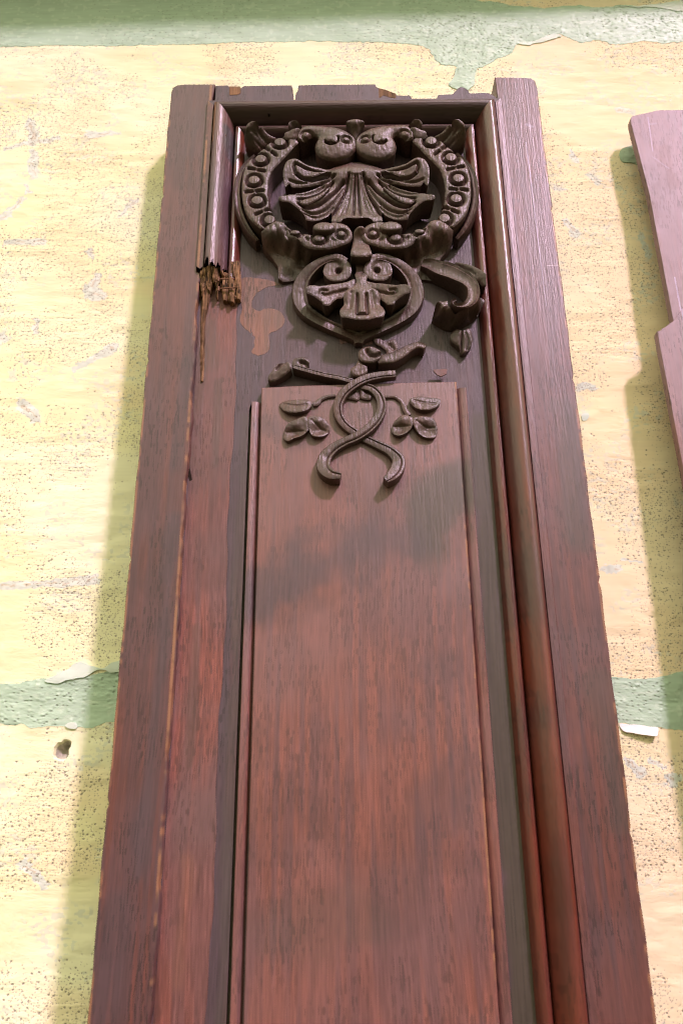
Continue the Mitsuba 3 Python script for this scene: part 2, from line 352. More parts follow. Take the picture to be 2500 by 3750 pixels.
# wall paint: flaking limewash over grey plaster; the worn places are capsules in wall coordinates (mm)
WORN = [(-395.5,473.9,6.6),(-388.6,448.0,6.4)] + [(-422.7,435.7,2.8),(-359.5,449.3,3.6)] + [(-388.9,429.0,5.1),(-382.3,394.6,5.5)] + [(-391.8,379.4,3.2),(-384.1,367.2,2.3)] + [(-393.3,361.3,3.8),(-411.7,331.7,4.3)] + [(-320.4,453.6,5.3),(-287.5,457.3,2.8)] + [(-403.8,299.5,4.3),(-362.7,299.1,4.8)] + [(-276.1,334.6,3.0),(-257.0,356.8,3.2)] + [(-305.9,287.0,5.5),(-302.8,279.8,3.2)] + [(-295.5,253.0,4.3),(-298.1,229.5,9.6)] + [(-292.2,229.5,9.6),(-283.4,223.9,4.3)] + [(-356.3,192.3,4.3),(-354.9,180.3,3.8)] + [(-392.1,172.8,7.4),(-387.3,171.4,4.3)] + [(-360.3,90.8,7.1),(-344.5,75.3,6.2)] + [(-308.5,132.1,3.5),(-268.1,158.6,6.2)] + [(-357.4,-109.0,4.0),(-263.3,-101.1,5.3)] + [(-301.1,-361.4,5.3),(-284.0,-375.5,4.0)] + [(327.5,487.4,4.4),(343.2,483.8,4.0)] + [(264.3,425.4,3.3),(268.1,407.9,4.0)] + [(279.6,385.5,3.5),(289.7,376.9,5.2)] + [(235.1,369.0,2.6),(248.7,367.2,2.4)] + [(246.8,320.8,3.5),(254.5,304.6,5.2)] + [(329.6,302.1,3.5),(335.4,275.0,4.0)] + [(238.9,106.6,4.7),(253.8,105.1,3.5)] + [(243.0,-95.4,4.7),(255.8,-94.3,4.0)] + [(262.5,-87.2,1.2),(280.9,-88.6,1.4)] + [(241.9,-276.9,2.7),(254.4,-286.2,5.3)] + [(265.2,-277.1,3.5),(272.3,-283.3,2.7)] + [(277.4,-292.4,4.4),(282.8,-293.9,5.3)]
WORN = list(zip(WORN[::2], WORN[1::2]))

GAP, LEAN = 0.06, 0.03        # the wall stands 6 cm behind the panel's head and a little more further down

def wall_y(z):
    return GAP + (1.96 - z) * LEAN

def worn_field(x, z):
    q = mi.Float(9.0)
    for (a, b) in WORN:
        ax, az, ra = a
        bx, bz, rb = b
        dx, dz = bx - ax, bz - az
        t = dr.clip(((x - ax) * dx + (z - az) * dz) / max(dx * dx + dz * dz, 1e-6), 0, 1)
        q = dr.minimum(q, dr.hypot(x - ax - t * dx, z - az - t * dz) / (ra + (rb - ra) * t))
    return q

def specks(x, z):
    d1, _, r1 = voronoi(x * 0.19, z * 0.24)
    d2, _, r2 = voronoi(x * 0.42 + 31.0, z * 0.50)
    dens = 1.5 * (smoothstep(0.34, 0.66, fbm(x * 0.014, z * 0.017, 4.0, 3)) - 0.55)
    s1 = smoothstep(0.26, 0.12, d1 * (1.25 - 0.4 * noise(x * 1.1, z * 1.4))) * smoothstep(0.68, 0.78, r1 + 0.34 * dens)
    s2 = smoothstep(0.36, 0.18, d2 * (1.25 - 0.4 * noise(x * 1.3, z * 1.7))) * smoothstep(0.60, 0.80, r2 + 0.42 * dens)
    return s1, s2

def paint_fn(p, n, uv):
    x, z = p.x * 1000.0 - U0, p.z * 1000.0 - 1500.0
    big = fbm(x * 0.008 + 2.0, z * 0.012, 1.0, 3)
    c = mix((.75, .71, .44), (.77, .755, .53), smoothstep(0.3, 0.7, big))
    warm = smoothstep(0.50, 0.72, fbm(x * 0.012 + 20.0, z * 0.017, 3.0, 3) + 0.20 * smoothstep(120.0, 260.0, x) - 0.06)
    c = mix(c, (.78, .62, .40), 0.45 * warm)
    c = mix(c, (.76, .61, .42), 0.55 * smoothstep(150.0, 300.0, x + 120.0 * (big - 0.5)))
    streak = noise(x * 0.035, z * 0.55, 6.0)
    c = c * (0.965 + 0.06 * streak)
    w = worn_field(x + 5.0 * (noise(x * 0.12, z * 0.12, 2.0) - 0.5) + 5.0 * (noise(x * 0.4, z * 0.5) - 0.5), z + 5.0 * (noise(x * 0.11 + 40.0, z * 0.13) - 0.5) + 3.0 * (noise(x * 0.45, z * 0.4, 8.0) - 0.5))
    bare = smoothstep(1.08, 0.92, w)
    c = mix(c, mix((.50, .53, .46), (.66, .70, .62), noise(x * 0.3, z * 0.3)), bare)
    mid = smoothstep(0.34, 0.12, w) * smoothstep(0.4, 0.6, noise(x * 0.2 + 3.0, z * 0.2))
    c = mix(c, (.50, .36, .22), 0.5 * mid)
    s1, s2 = specks(x, z)
    pale = smoothstep(0.60, 0.68, noise(x * 0.30 + 70.0, z * 0.42)) * smoothstep(0.5, 0.66, fbm(x * 0.03 + 9.0, z * 0.04, 2.0, 2))
    c = mix(c, (.56, .59, .50), 0.6 * pale)
    c = mix(c, (.26, .22, .17), 0.8 * s1)
    c = mix(c, (.32, .27, .20), dr.clip(0.62 * s2 + 0.25 * s2 * bare, 0, 1))
    deep = smoothstep(0.0025, 0.005, p.y - (GAP + (1.96 - p.z) * LEAN))
    c = mix(c, (.36, .34, .27), deep)
    return c

def paint_bump(p, n, uv):
    x, z = p.x * 1000.0 - U0, p.z * 1000.0 - 1500.0
    s1, s2 = specks(x, z)
    return 0.35 * noise(x * 0.10, z * 0.30) + 0.25 * noise(x * 0.5, z * 0.9) - 0.8 * s1 - 0.4 * s2

bsdf('m_paint', proc(paint_fn), 0.75, 0.25, proc(paint_bump, eps=5e-4), 0.0008)

def green_fn(p, n, uv):
    x, z = p.x * 1000.0, p.z * 1000.0 - 1500.0
    c = mix((.35, .485, .36), (.42, .55, .42), fbm(x * 0.02, z * 0.03, 3.0, 3))
    c = c * (0.93 + 0.12 * noise(x * 0.05, z * 0.5))
    s1, s2 = specks(x + 300.0, z)
    pale = smoothstep(0.70, 0.80, noise(x * 0.2 + 7.0, z * 0.3))
    c = mix(c, (.56, .66, .53), 0.3 * pale)
    return mix(c, (.22, .25, .18), 0.30 * s1)
def green_bump(p, n, uv):
    x, z = p.x * 1000.0, p.z * 1000.0 - 1500.0
    d, _, r = voronoi(x * 0.16, z * 0.21)
    pim = smoothstep(0.42, 0.1, d) * smoothstep(0.3, 0.6, r)
    s1, s2 = specks(x + 300.0, z)
    return 0.35 * pim + 0.25 * noise(x * 0.10, z * 0.2) - 0.6 * s1 + 0.12 * noise(x * 0.6, z * 0.6)
bsdf('m_green', proc(green_fn), 0.5, 0.4, proc(green_bump, eps=5e-4), 0.0014)
bsdf('m_palegreen', proc(lambda p, n, uv: mix((.52, .61, .53), (.62, .69, .60), fbm(p.x * 60.0, p.z * 80.0, 1.0, 3))), 0.6, 0.3)
bsdf('m_flake', proc(lambda p, n, uv: mix((.78, .76, .74), (.68, .66, .66), fbm(p.x * 120.0, p.z * 160.0, 1.0, 3))), 0.7, 0.3)
bsdf('m_plaster', proc(lambda p, n, uv: mix((.58, .52, .42), (.30, .24, .17), smoothstep(0.4, 0.7, fbm(p.x * 300.0, p.z * 300.0, p.y * 200.0, 3)))), 0.9, 0.1)

# ---------------------------------------------------------------- the wall
wall = thing('wall', 'cracked yellow painted plaster wall with two green paint bands and grey worn spots', 'wall')

CRATERS = [(-280.1,-264.3,6.2)] + [(-277.1,-258.9,4.0)] + [(-158.6,634.4,3.1)] + [(-147.8,633.6,2.2)] + [(-137.7,634.9,2.7)] + [(-285.1,-201.8,2.2)] + [(240.0,-29.1,1.3)] + [(239.6,71.1,1.3)]

def wall_mesh():
    cx0, cz0 = CRATERS[0][0], CRATERS[0][1]
    cx1, cz1 = CRATERS[3][0], CRATERS[3][1]
    xs = np.unique(np.concatenate([np.arange(-560, 560.1, 2.2), np.arange(cx0 - 13, cx0 + 13, 0.55), np.arange(cx1 - 12, cx1 + 12, 0.6)]))
    zs = np.unique(np.concatenate([np.arange(-640, 860.1, 2.2), np.arange(cz0 - 13, cz0 + 13, 0.55), np.arange(cz1 - 6, cz1 + 6, 0.6)]))
    X, Z = np.meshgrid(xs, zs)
    dy = 2.2 * (meshkit.fbm(np.stack([X / 90, Z / 70, 0 * X], -1), 4, 3) - 0.5) + 1.1 * (meshkit.noise(np.stack([X / 22, Z / 9, 0 * X], -1), 5) - 0.5)
    for (cx, cz, r) in CRATERS:
        q = np.hypot(X - cx, Z - cz) / r + 0.5 * (meshkit.noise(np.stack([X / 4, Z / 4, 0 * X], -1), 8) - 0.5)
        dy = dy - np.minimum(2.2 * r, 16) * np.clip(1.25 - q, 0, 1) ** 0.7 * (q < 1.25)
    zz = 1.5 + Z / 1000
    V = np.stack([(X + U0) / 1000, wall_y(zz) - dy / 1000, zz], -1).reshape(-1, 3)
    n, m = X.shape
    i, j = np.meshgrid(np.arange(n - 1), np.arange(m - 1), indexing='ij')
    a = (i * m + j).ravel()
    F = np.vstack([np.stack([a, a + 1, a + m + 1], 1), np.stack([a, a + m + 1, a + m], 1)])
    return trimesh.Trimesh(V, F, process=False)

put(wall, 'plaster', wall_mesh(), 'm_paint', True)

def paint_layer(outline, thick, lift=None, seed=0, jag=1.6, sp=4.0):
    """a layer of paint lying on the wall, its edge broken irregularly"""
    loop = spline([(p[0], p[1], 0) for p in outline], sp, True)[:, :2]
    loop = loop + jag * np.stack([tnoise(loop[:, 0], loop[:, 1], 6.0, seed) + tnoise(loop[:, 0], loop[:, 1], 2.8, seed + 1), tnoise(loop[:, 0], loop[:, 1], 5.0, seed + 2) + tnoise(loop[:, 0], loop[:, 1], 2.5, seed + 3)], 1)
    loop, pts, f, poly = fill(loop, sp)
    dy = 2.2 * (meshkit.fbm(np.stack([pts[:, 0] / 90, pts[:, 1] / 70, 0 * pts[:, 0]], -1), 4, 3) - 0.5) + 1.1 * (meshkit.noise(np.stack([pts[:, 0] / 22, pts[:, 1] / 9, 0 * pts[:, 0]], -1), 5) - 0.5)
    h = dy + thick
    if lift is not None:
        h = h + lift(pts[:, 0], pts[:, 1], shapely.distance(shapely.points(pts), poly.exterior))
    n = len(loop)
    def w3(p, hh):
        zz = 1.5 + p[:, 1] / 1000
        return np.stack([(p[:, 0] + U0) / 1000, wall_y(zz) - hh / 1000, zz], -1)
    V = np.vstack([w3(pts, h), w3(loop, h[:n]), w3(loop, dy[:n] - 1.0)])
    k0, i = len(pts), np.arange(n)
    j = (i + 1) % n
    F = np.vstack([f, np.stack([k0 + i, k0 + n + i, k0 + n + j], 1), np.stack([k0 + i, k0 + n + j, k0 + j], 1)])
    return trimesh.Trimesh(V, F, process=False)

top_low = [(-540.9,596.4),(-450.3,598.1),(-397.9,598.4),(-345.6,599.1),(-300.0,597.2),(-254.7,599.0),(-205.7,598.9),(-170.8,599.8),(-135.9,602.2),(-100.9,602.7),(-48.4,602.5),(4.1,600.5),(39.0,598.7),(66.9,596.6),(87.7,592.6),(99.6,584.7),(104.2,572.3),(113.3,560.5),(127.8,559.4),(137.2,554.8),(148.1,553.8),(163.8,555.4),(174.6,562.5),(187.3,570.5),(198.7,574.4),(205.7,583.9),(210.6,593.5),(224.0,594.7),(240.2,600.1),(253.3,609.2),(268.1,609.9),(279.0,603.3),(291.2,596.7),(304.7,598.4),(320.5,599.1),(332.1,593.4),(353.1,594.1),(374.5,597.5),(394.9,593.6),(423.2,596.0),(514.0,595.9)]
top_up = [(525.7,661.7),(432.8,660.9),(407.5,658.3),(378.8,656.8),(354.3,659.9),(325.3,656.4),(297.3,660.6),(268.6,659.0),(246.9,655.5),(229.5,659.5),(211.8,661.7),(194.3,666.7),(176.6,668.8),(155.4,672.9),(134.1,676.1),(112.9,681.2),(41.6,701.7),(-139.8,728.7),(-359.0,736.4),(-563.8,738.9)]
put(wall, 'paint_band', paint_layer(top_low + top_up, 0.5, seed=4, jag=2.2, sp=3.0), 'm_green', 30, 'weathered green paint band running along the top of the wall')
put(wall, 'paint_chip', paint_layer([(133.2,557.6),(155.9,556.4),(153.5,540.3),(149.8,524.5),(140.5,517.5),(128.4,521.2),(119.9,527.4),(126.7,538.9)], 1.1, seed=9, jag=1.2, sp=2.5), 'm_green', 30)
low_top = [(-412.5,-203.7),(-345.1,-202.8),(-324.5,-201.4),(-306.7,-198.0),(-293.3,-200.7),(-277.9,-199.3),(-260.0,-195.9),(-247.3,-192.4),(-231.7,-190.7),(-111.5,-193.1),(44.9,-197.0),(200.9,-200.4),(239.8,-201.0),(260.3,-203.5),(278.7,-201.9),(292.1,-199.2),(305.7,-195.5),(373.6,-194.8)]
low_bot = [(362.9,-254.8),(312.4,-252.9),(297.5,-250.6),(282.5,-248.7),(272.4,-248.4),(254.9,-245.5),(241.0,-244.2),(170.9,-243.3),(-33.3,-241.6),(-186.8,-239.0),(-238.0,-238.8),(-246.8,-240.2),(-254.2,-244.1),(-265.7,-243.0),(-276.0,-242.2),(-288.9,-241.6),(-301.5,-243.0),(-311.7,-242.9),(-318.4,-240.6),(-330.0,-239.8),(-340.3,-239.4),(-406.6,-240.8)]
put(wall, 'paint_band', paint_layer(low_top + low_bot, 0.45, seed=14, jag=1.6, sp=3.0), 'm_green', 30, 'pitted green paint band crossing the wall lower down behind the panel')
put(wall, 'paint_chip', paint_layer([(-302.5,-200.1),(-292.7,-195.1),(-282.0,-189.5),(-276.7,-184.9),(-271.2,-182.9),(-263.1,-185.0),(-255.0,-187.7),(-246.3,-188.5),(-240.1,-184.7),(-232.5,-181.7),(-211.4,-182.9),(-210.5,-194.8),(-231.6,-192.8),(-240.7,-193.0),(-248.8,-189.8),(-256.5,-191.8),(-263.1,-196.4),(-272.7,-198.8),(-280.4,-200.3),(-293.1,-203.0)], 2.0, seed=21, jag=1.0, sp=2.5), 'm_palegreen', 30)
put(wall, 'paint_chip', paint_layer([(-278.7,-241.4),(-273.4,-238.5),(-268.6,-240.0),(-267.7,-244.0),(-273.8,-243.9)], 1.9, seed=23, jag=0.8, sp=2.2), 'm_palegreen', 30)
put(wall, 'paint_chip', paint_layer([(319.2,415.2),(324.8,426.5),(333.7,429.9),(347.0,435.0),(354.0,424.4),(351.0,401.8),(339.9,402.0),(331.9,405.2),(322.3,406.5)], 1.2, seed=31, jag=1.0, sp=2.2), 'm_green', 30)
put(wall, 'paint_chip', paint_layer([(237.2,72.3),(240.5,74.7),(245.3,73.6),(244.7,70.2),(241.5,66.6),(237.2,66.9)], 0.8, seed=33, jag=0.8, sp=1.6), 'm_palegreen', 30)
put(wall, 'paint_chip', paint_layer([(211.5,595.8),(226.7,597.1),(241.1,602.1),(261.4,610.0),(268.4,607.7),(253.2,600.5),(239.4,596.3),(218.0,592.8)], 1.2, seed=36, jag=1.4, sp=1.6), 'm_palegreen', 30)
put(wall, 'paint_chip', paint_layer([(217.7,658.0),(246.6,663.8),(280.4,660.3),(309.1,663.0),(337.0,658.1),(393.9,658.9),(445.4,661.4),(444.8,657.5),(382.0,655.2),(325.6,658.2),(268.7,657.4),(223.1,654.9)], 1.4, seed=37, jag=1.8, sp=1.8), 'm_palegreen', 30)
fl = [(238.7,-244.6),(248.4,-245.0),(258.1,-245.5),(266.0,-247.0),(274.5,-248.9),(273.0,-252.5),(271.4,-255.5),(264.1,-255.1),(256.9,-254.2),(249.0,-252.5),(241.2,-250.7)]
fx0, fz1 = max(p[0] for p in fl), max(p[1] for p in fl)
put(wall, 'paint_flake', paint_layer(fl, 0.6, lift=lambda u, v, d: 0.05 * np.clip(fz1 - v, 0, 20) ** 1.9, seed=41, jag=0.3, sp=1.6), 'm_flake', 30, 'white flake of paint curling off the wall beside the panel')

# ---------------------------------------------------------------- things outside the frame that cast the shadows seen on the wall
def box(x0, x1, y0, y1, z0, z1):
    m = trimesh.creation.box([x1 - x0, y1 - y0, z1 - z0])
    m.apply_translation([(x0 + x1) / 2, (y0 + y1) / 2, (z0 + z1) / 2])
    return m
ledge = thing('timber_ledge', 'long dark timber ledge fixed across the wall above the green band', 'ledge')
m = box(-1.2, 1.3, -0.09, 0.052, 2.285, 2.37)
m.apply_transform(trimesh.transformations.rotation_matrix(math.radians(-1.6), [0, 1, 0], [0.0, 0, 2.3]))
put(ledge, 'plank', m, 'm_plank')
post = thing('added_post', 'unseen upright timber post added in front of the notched board to shade the wall', 'post')
put(post, 'shaft', box(0.405, 0.505, -0.035, 0.026, 0.5, 1.48), 'm_plank')  # added out of frame to shade the right side of the wall

# ---------------------------------------------------------------- the carved panel
panel = thing('carved_panel', 'tall dark mahogany panel with carved shell and scrolls at its head, left moulding broken off', 'wooden panel')
VB, VT = -620.0, 437.0

back = slab([(-200, VB), (-108.6, VB), (-108.2, 50), (-106.6, 57.5), (-105.4, 50), (-105.4, VB), (126.4, VB), (126.4, 425), (200, 425), (200, 452), (-200, 452)], -10, 0.0)
put(panel, 'backing', slab([(-206, VB), (206, VB), (206, 450), (-206, 450)], -14, -6.0), 'm_channel', 30)
put(panel, 'backboard', back, 'm_ground', 30)
# stiles
lip = [(-163.6 + 1.1 * math.sin(v * 0.05) * math.sin(v * 0.021 + 1) + (1.6 if (v % 97) < 16 else 0) - 0.8 * math.sin(v * 0.13), v) for v in np.arange(VB, 200.0, 7.0)]
def nick(v, seed):
    n = 0.5 * (math.sin(v * 0.043 + seed) + math.sin(v * 0.117 + 2 * seed)) * 0.5
    return n + (1.5 if (int(v * 7 + seed * 31) % 41) == 0 else 0) - 0.2
left = [(-209.7 + nick(v, 1), v) for v in np.arange(VB + 6, 440, 5.0)][::-1] + [(-209.7, VB)] + lip + [(-163.4, 205.0), (-166.4, 206.0), (-166.6, 436.0), (-163.0, 437.5), (-160.0, 466.5)] + [(-196, 466.5), (-204, 465.3), (-208.2, 462), (-209.7, 455)]
put(panel, 'stile', slab(left, -14, 10, 0.9), 'm_stile', 25)
right = [(166.6, VB), (209.7, VB)] + [(209.7 - nick(v, 4), v) for v in np.arange(VB + 6, 455, 5.0)] + [(209.7, 461), (208.4, 468), (204, 471.6), (198, 472.2), (163.0, 473.5), (163.0, 439), (166.6, 436)]
put(panel, 'stile', slab(right, -14, 10, 0.9), 'm_stile', 25)
# top rail with its broken edge
rail = [(-164.3,465.5,9),(-146.0,466.4,9),(-143.7,463.7,9),(-131.8,463.6,9),(-130.1,460.6,9),(-129.0,463.6,9),(-127.4,465.0,9),(-119.2,465.0,9),(-95.4,465.4,9),(-72.3,465.5,9),(-70.5,460.6,9),(-71.6,457.6,9),(-69.9,453.5,9),(-68.9,442.0,9),(-67.5,442.0,9),(-67.1,452.4,9),(-64.9,456.1,9),(-63.9,465.4,9),(-44.7,465.9,9),(-22.2,466.0,9),(0.3,465.8,9),(24.4,465.9,9),(26.0,461.7,9),(28.2,460.2,9),(36.6,457.1,9),(47.6,451.4,9),(48.9,448.8,9),(61.4,447.9,9),(63.2,449.3,9),(64.7,446.4,9),(66.8,442.6,9),(94.1,442.3,9),(96.1,448.6,9),(103.4,449.2,9),(112.9,449.9,9),(116.6,454.7,9),(120.2,459.1,9),(122.5,460.6,9),(126.4,460.1,9),(130.7,456.0,9),(132.6,451.1,9),(137.6,450.7,9),(145.5,451.3,9),(154.4,450.9,9),(158.1,448.2,9),(162.3,444.5,9)]
rail = [p[:2] for p in rail]
rail = [(max(-159.6, min(162.6, p[0])), p[1]) for p in rail]
put(panel, 'top_rail', slab([(rail[0][0], 430)] + [(162.6, 430)] + rail[::-1], -14, 8.4, 0.6), 'm_ground', 25, 'dusty top rail with a cracked and splintered upper edge')
raw = lambda pts, h0, h1, name='bare_patch', mat='m_raw', lab=None: put(panel, name, slab([p[:2] for p in pts], h0, h1, 0.15), mat, 25, lab)
raw([(-143.7,463.7,9),(-131.8,463.6,9),(-130.1,460.6,9),(-130.3,453.1,9),(-134.2,450.9,9),(-143.1,450.3,9)], 8.0, 8.9, 'chip', 'm_tan')
raw([(28.2,459.4,9),(36.5,456.4,9),(47.6,450.6,9),(47.9,443.6,9),(41.8,444.4,9),(33.5,448.2,9),(28.4,443.8,9)], 8.0, 8.8, 'chip', 'm_tan')

# raised field and its stepped edges
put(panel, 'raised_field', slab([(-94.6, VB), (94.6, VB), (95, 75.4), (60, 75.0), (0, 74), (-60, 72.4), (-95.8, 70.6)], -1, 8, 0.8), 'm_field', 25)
def strip_path(top):
    def path(d):
        ks = np.linspace(0, 1, 60)[:, None]
        u = np.broadcast_to(d, (60, len(d)))
        return np.stack([u, VB + (top - VB) * ks + 0 * u], -1)
    return path
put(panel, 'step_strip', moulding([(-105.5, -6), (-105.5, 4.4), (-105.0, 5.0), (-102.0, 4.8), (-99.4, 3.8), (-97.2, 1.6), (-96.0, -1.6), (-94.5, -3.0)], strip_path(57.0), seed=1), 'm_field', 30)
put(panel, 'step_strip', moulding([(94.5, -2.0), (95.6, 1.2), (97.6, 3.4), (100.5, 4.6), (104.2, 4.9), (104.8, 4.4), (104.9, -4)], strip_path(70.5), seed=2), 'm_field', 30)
# mouldings: profile by (inward distance from the outer edge, height)
FIL = [(0.0, 9.5), (0.3, 13.6), (0.9, 14.4), (4.5, 14.9), (7.6, 14.8), (8.1, 14.0), (8.3, 8.5), (9.4, 8.0)]
TOR = [(5.6, 8.0), (5.7, 14.5), (6.2, 18.0), (7.2, 20.8), (9.0, 22.7), (11.2, 24.0), (13.6, 24.4), (16.2, 24.0), (18.8, 22.8), (21.4, 20.8), (24.0, 18.2), (26.4, 15.0), (28.6, 11.4), (29.8, 8.6), (30.6, 5.6), (31.0, 2.0)]
TOR = [(9.0 + (d - 5.6) * 22.0 / 25.4, h) for d, h in TOR]
BED = [(31.0, 1.5), (32.0, 2.5), (32.3, 6.5), (33.8, 9.6), (36.5, 10.6), (39.0, 9.8), (41.2, 7.4), (42.6, 4.0), (43.4, -0.5)]
OUT = 167.0

def side_path(sign, v0, v1, mitre=True, vstep=12.0):
    def path(d):
        ks = np.linspace(0, 1, int(abs(v1 - v0) / vstep) + 2)
        u = sign * (OUT - d)
        end = v1 - d if mitre else np.full_like(d, v1)
        v = v0 + (end - v0)[None] * ks[:, None]
        return np.stack([np.broadcast_to(u, v.shape), v], -1)
    return path

def end_path(sign, broken, v1, vstep=5.0):
    """upper left stub: the lower end broken along the profile"""
    def path(d):
        ks = np.linspace(0, 1, 42)
        v0 = broken(d)
        v = v0[None] + (v1 - d - v0)[None] * ks[:, None]
        u = sign * (OUT - d)
        return np.stack([np.broadcast_to(u, v.shape), v], -1)
    return path

def top_path(d):
    ks = np.linspace(-1, 1, 40)
    u = (OUT - d)[None] * ks[:, None]
    return np.stack([u, np.broadcast_to(VT - d, u.shape)], -1)

mr = None
for prof, nm, mat in ((FIL, 'fillet', 'm_stile'), (TOR, None, 'm_mould'), (BED, 'bead_strip', 'm_mould')):
    mesh = moulding(prof, side_path(1, VB, VT), seed=3)
    if nm is None:
        put(panel, 'moulding', mesh, mat, 30, 'glossy red brown moulding running down the right side')
    else:
        put(panel, nm, mesh, mat, 30)
brk = lambda d: 207.0 + 3.0 * np.sin(d * 1.1) + 1.6 * np.sin(d * 2.7 + 1) + 1.2 * np.sin(d * 7.3) - np.where(d > 31, 8.0, 0) + np.where((d > 9) & (d < 15), 5.0, 0)
for prof, nm, mat in ((FIL, 'fillet', 'm_stile'), (TOR, None, 'm_mould'), (BED, 'bead_strip', 'm_mould')):
    pr = np.array(prof)
    if nm is None:                      # denser for a ragged break
        dd = np.linspace(pr[0, 0], pr[-1, 0], 60)
        pr = np.stack([dd, np.interp(dd, pr[:, 0], pr[:, 1])], 1)
    mesh = moulding(pr, end_path(-1, brk, VT), seed=5)
    if nm is None:
        put(panel, 'moulding', mesh, 'm_stub', 30, 'broken stub of moulding at the upper left with a splintered lower end')
    else:
        put(panel, nm, mesh, mat, 30)
for prof, nm, mat in ((FIL, 'fillet', 'm_ground'), (TOR, None, 'm_mouldh'), (BED, 'bead_strip', 'm_mouldh')):
    mesh = moulding(prof, top_path, seed=7)
    if nm is None:
        put(panel, 'moulding', mesh, mat, 30, 'dark mitred moulding across the head of the panel')
    else:
        put(panel, nm, mesh, mat, 30)

# the bared strip where the left moulding is gone, torn wood, splinters and nails
edge_in = [(-123.2 + 1.2 * math.sin(v * 0.03) + 0.6 * math.sin(v * 0.11), v) for v in np.arange(VB, 200, 9.0)]
raw([(-163.2, VB)] + edge_in + [(-122, 198), (-163.0, 204)], -1, 0.55, 'bared_strip', 'm_raw', 'raw salmon coloured strip left bare where the moulding is missing')
def splinter(pts, h, th, name='splinter', mat='m_tan', seed=0):
    P = spline([(p[0], p[1], h if len(p) < 3 or p[2] == 0 else p[2], p[3] if len(p) > 3 else 3.0) for p in pts], 3.0)
    return put(panel, name, ribbon([tuple(q) for q in P], ((-1, -th), (-0.6, 0), (0.1, 0.5), (0.7, -0.2), (1, -th)), base=0.2, sp=2.5, rough=1.2, seed=seed), mat, 25)
splinter([(-156.0,198.5,9,4),(-156.1,182.9,7,3.6),(-157.4,167.5,4.8,3.2),(-158.2,156.7,3.4,2.4),(-157.8,127.5,2.6,2.2),(-156.8,103.6,2.2,2),(-155.9,81.6,2,1.3)], 4, 1.5, seed=1)
for k, (pts, hw) in enumerate([
        ([(-157.6,207.8,15),(-157.8,201.6,14),(-157.9,197.8,10)], 3.2), ([(-153.2,208.7,16),(-153.1,199.9,14),(-152.1,191.8,11),(-151.2,189.0,9)], 2.4), ([(-148.6,207.0,17),(-148.0,199.0,14),(-146.7,191.8,11)], 2.6),
        ([(-146.0,205.9,15),(-145.7,196.2,12),(-145.1,184.7,9),(-144.8,176.8,7)], 1.1), ([(-137.3,198.3,9),(-136.8,188.0,9),(-136.3,172.6,8)], 3.6), ([(-131.5,202.7,10),(-129.8,187.2,10),(-128.9,170.1,9)], 3.8),
        ([(-125.5,218.4,11),(-124.7,202.6,10),(-123.5,187.9,9),(-122.6,174.1,8)], 2.9), ([(-142.0,208.4,14),(-140.3,204.7,12),(-138.7,201.0,10)], 2.0), ([(-160.7,205.0,13),(-161.3,200.6,12),(-160.9,196.9,9)], 2.4), ([(-129.1,217.5,11),(-128.8,208.8,11),(-128.5,199.2,10)], 3.4),
        ([(-150.6,201.4,12),(-150.2,197.0,11),(-150.6,190.6,8)], 1.6), ([(-154.8,202.4,13),(-155.2,197.0,11),(-154.3,190.7,8)], 2.2)]):
    splinter([(p[0], p[1], p[2], hw * (0.6 if i == len(pts) - 1 else 1.0)) for i, p in enumerate(pts)], 10, 3.0, seed=k + 3)
for k, (o, hs) in enumerate((([(-160, 206), (-150, 207), (-144, 209), (-143, 196), (-146, 190), (-149, 194), (-152, 183), (-156, 188), (-160, 178), (-162, 190)], 13), ([(-142, 208), (-136, 207), (-133, 203), (-134, 190), (-137, 194), (-140, 192)], 8), ([(-135, 201), (-124, 200), (-124, 176), (-127, 173), (-129, 178), (-132, 172), (-135, 176), (-136, 188)], 8.5))):
    put(panel, 'torn_wood', relief([(p[0], p[1], hs - 0.16 * (206 - p[1]) * (1 if k == 0 else 0.3)) for p in o], edge=1.2, sp=1.2, rough=2.6, sharp=True, seed=k + 120), 'm_tan', 20)
r_ = random.Random(11)
for k in range(26):                      # fine torn fibres under the break
    d0 = r_.uniform(5.5, 42)
    u0 = -(OUT - d0)
    top = 207 - (8 if d0 > 31 else 0) + r_.uniform(-1, 4)
    hh = np.interp(d0, [5, 14, 24, 31, 36, 43], [12, 19, 14, 8, 9, 3]) * r_.uniform(0.55, 0.95)
    ln = r_.uniform(6, 26) * (1.3 if 5 < d0 < 12 else 1.0)
    du = r_.uniform(-1.5, 1.5)
    splinter([(u0, top, hh, r_.uniform(0.6, 1.5)), (u0 + 0.4 * du, top - 0.5 * ln, hh * 0.8, r_.uniform(0.5, 1.2)), (u0 + du, top - ln, hh * 0.5 + 1, 0.25)], 10, 1.0, seed=60 + k)
put(panel, 'rot_hole', slab([p[:2] for p in [(-167.0,-3.5,0),(-163.6,-7.0,0),(-161.6,-14.9,0),(-159.6,-23.3,0),(-162.0,-25.0,0),(-164.1,-16.8,0),(-167.1,-10.3,0)]], 0.2, 0.75), 'm_rot', 25)
def rod(a, b, r, n=8):
    a, b = np.asarray(W3(*a)), np.asarray(W3(*b))
    return trimesh.creation.cylinder(radius=r, segment=[a, b], sections=n)
for (a, b) in (([(-141.9,193.0,15)][0], [(-131.9,193.3,15)][0]), ([(-141.9,183.3,12)][0], [(-123.0,185.0,12)][0])):
    put(panel, 'nail', trimesh.util.concatenate([rod(a, b, 0.0008), rod((a[0] - 0.5, a[1] - 2.5, a[2]), (a[0] - 0.5, a[1] + 2.5, a[2]), 0.0011)]), 'm_iron', 30)
put(panel, 'nail_hole', bead(*[(-143.0,379.9,19)][0][:2], 1.0, 1.3, 15, 19.4), 'm_iron', 30)

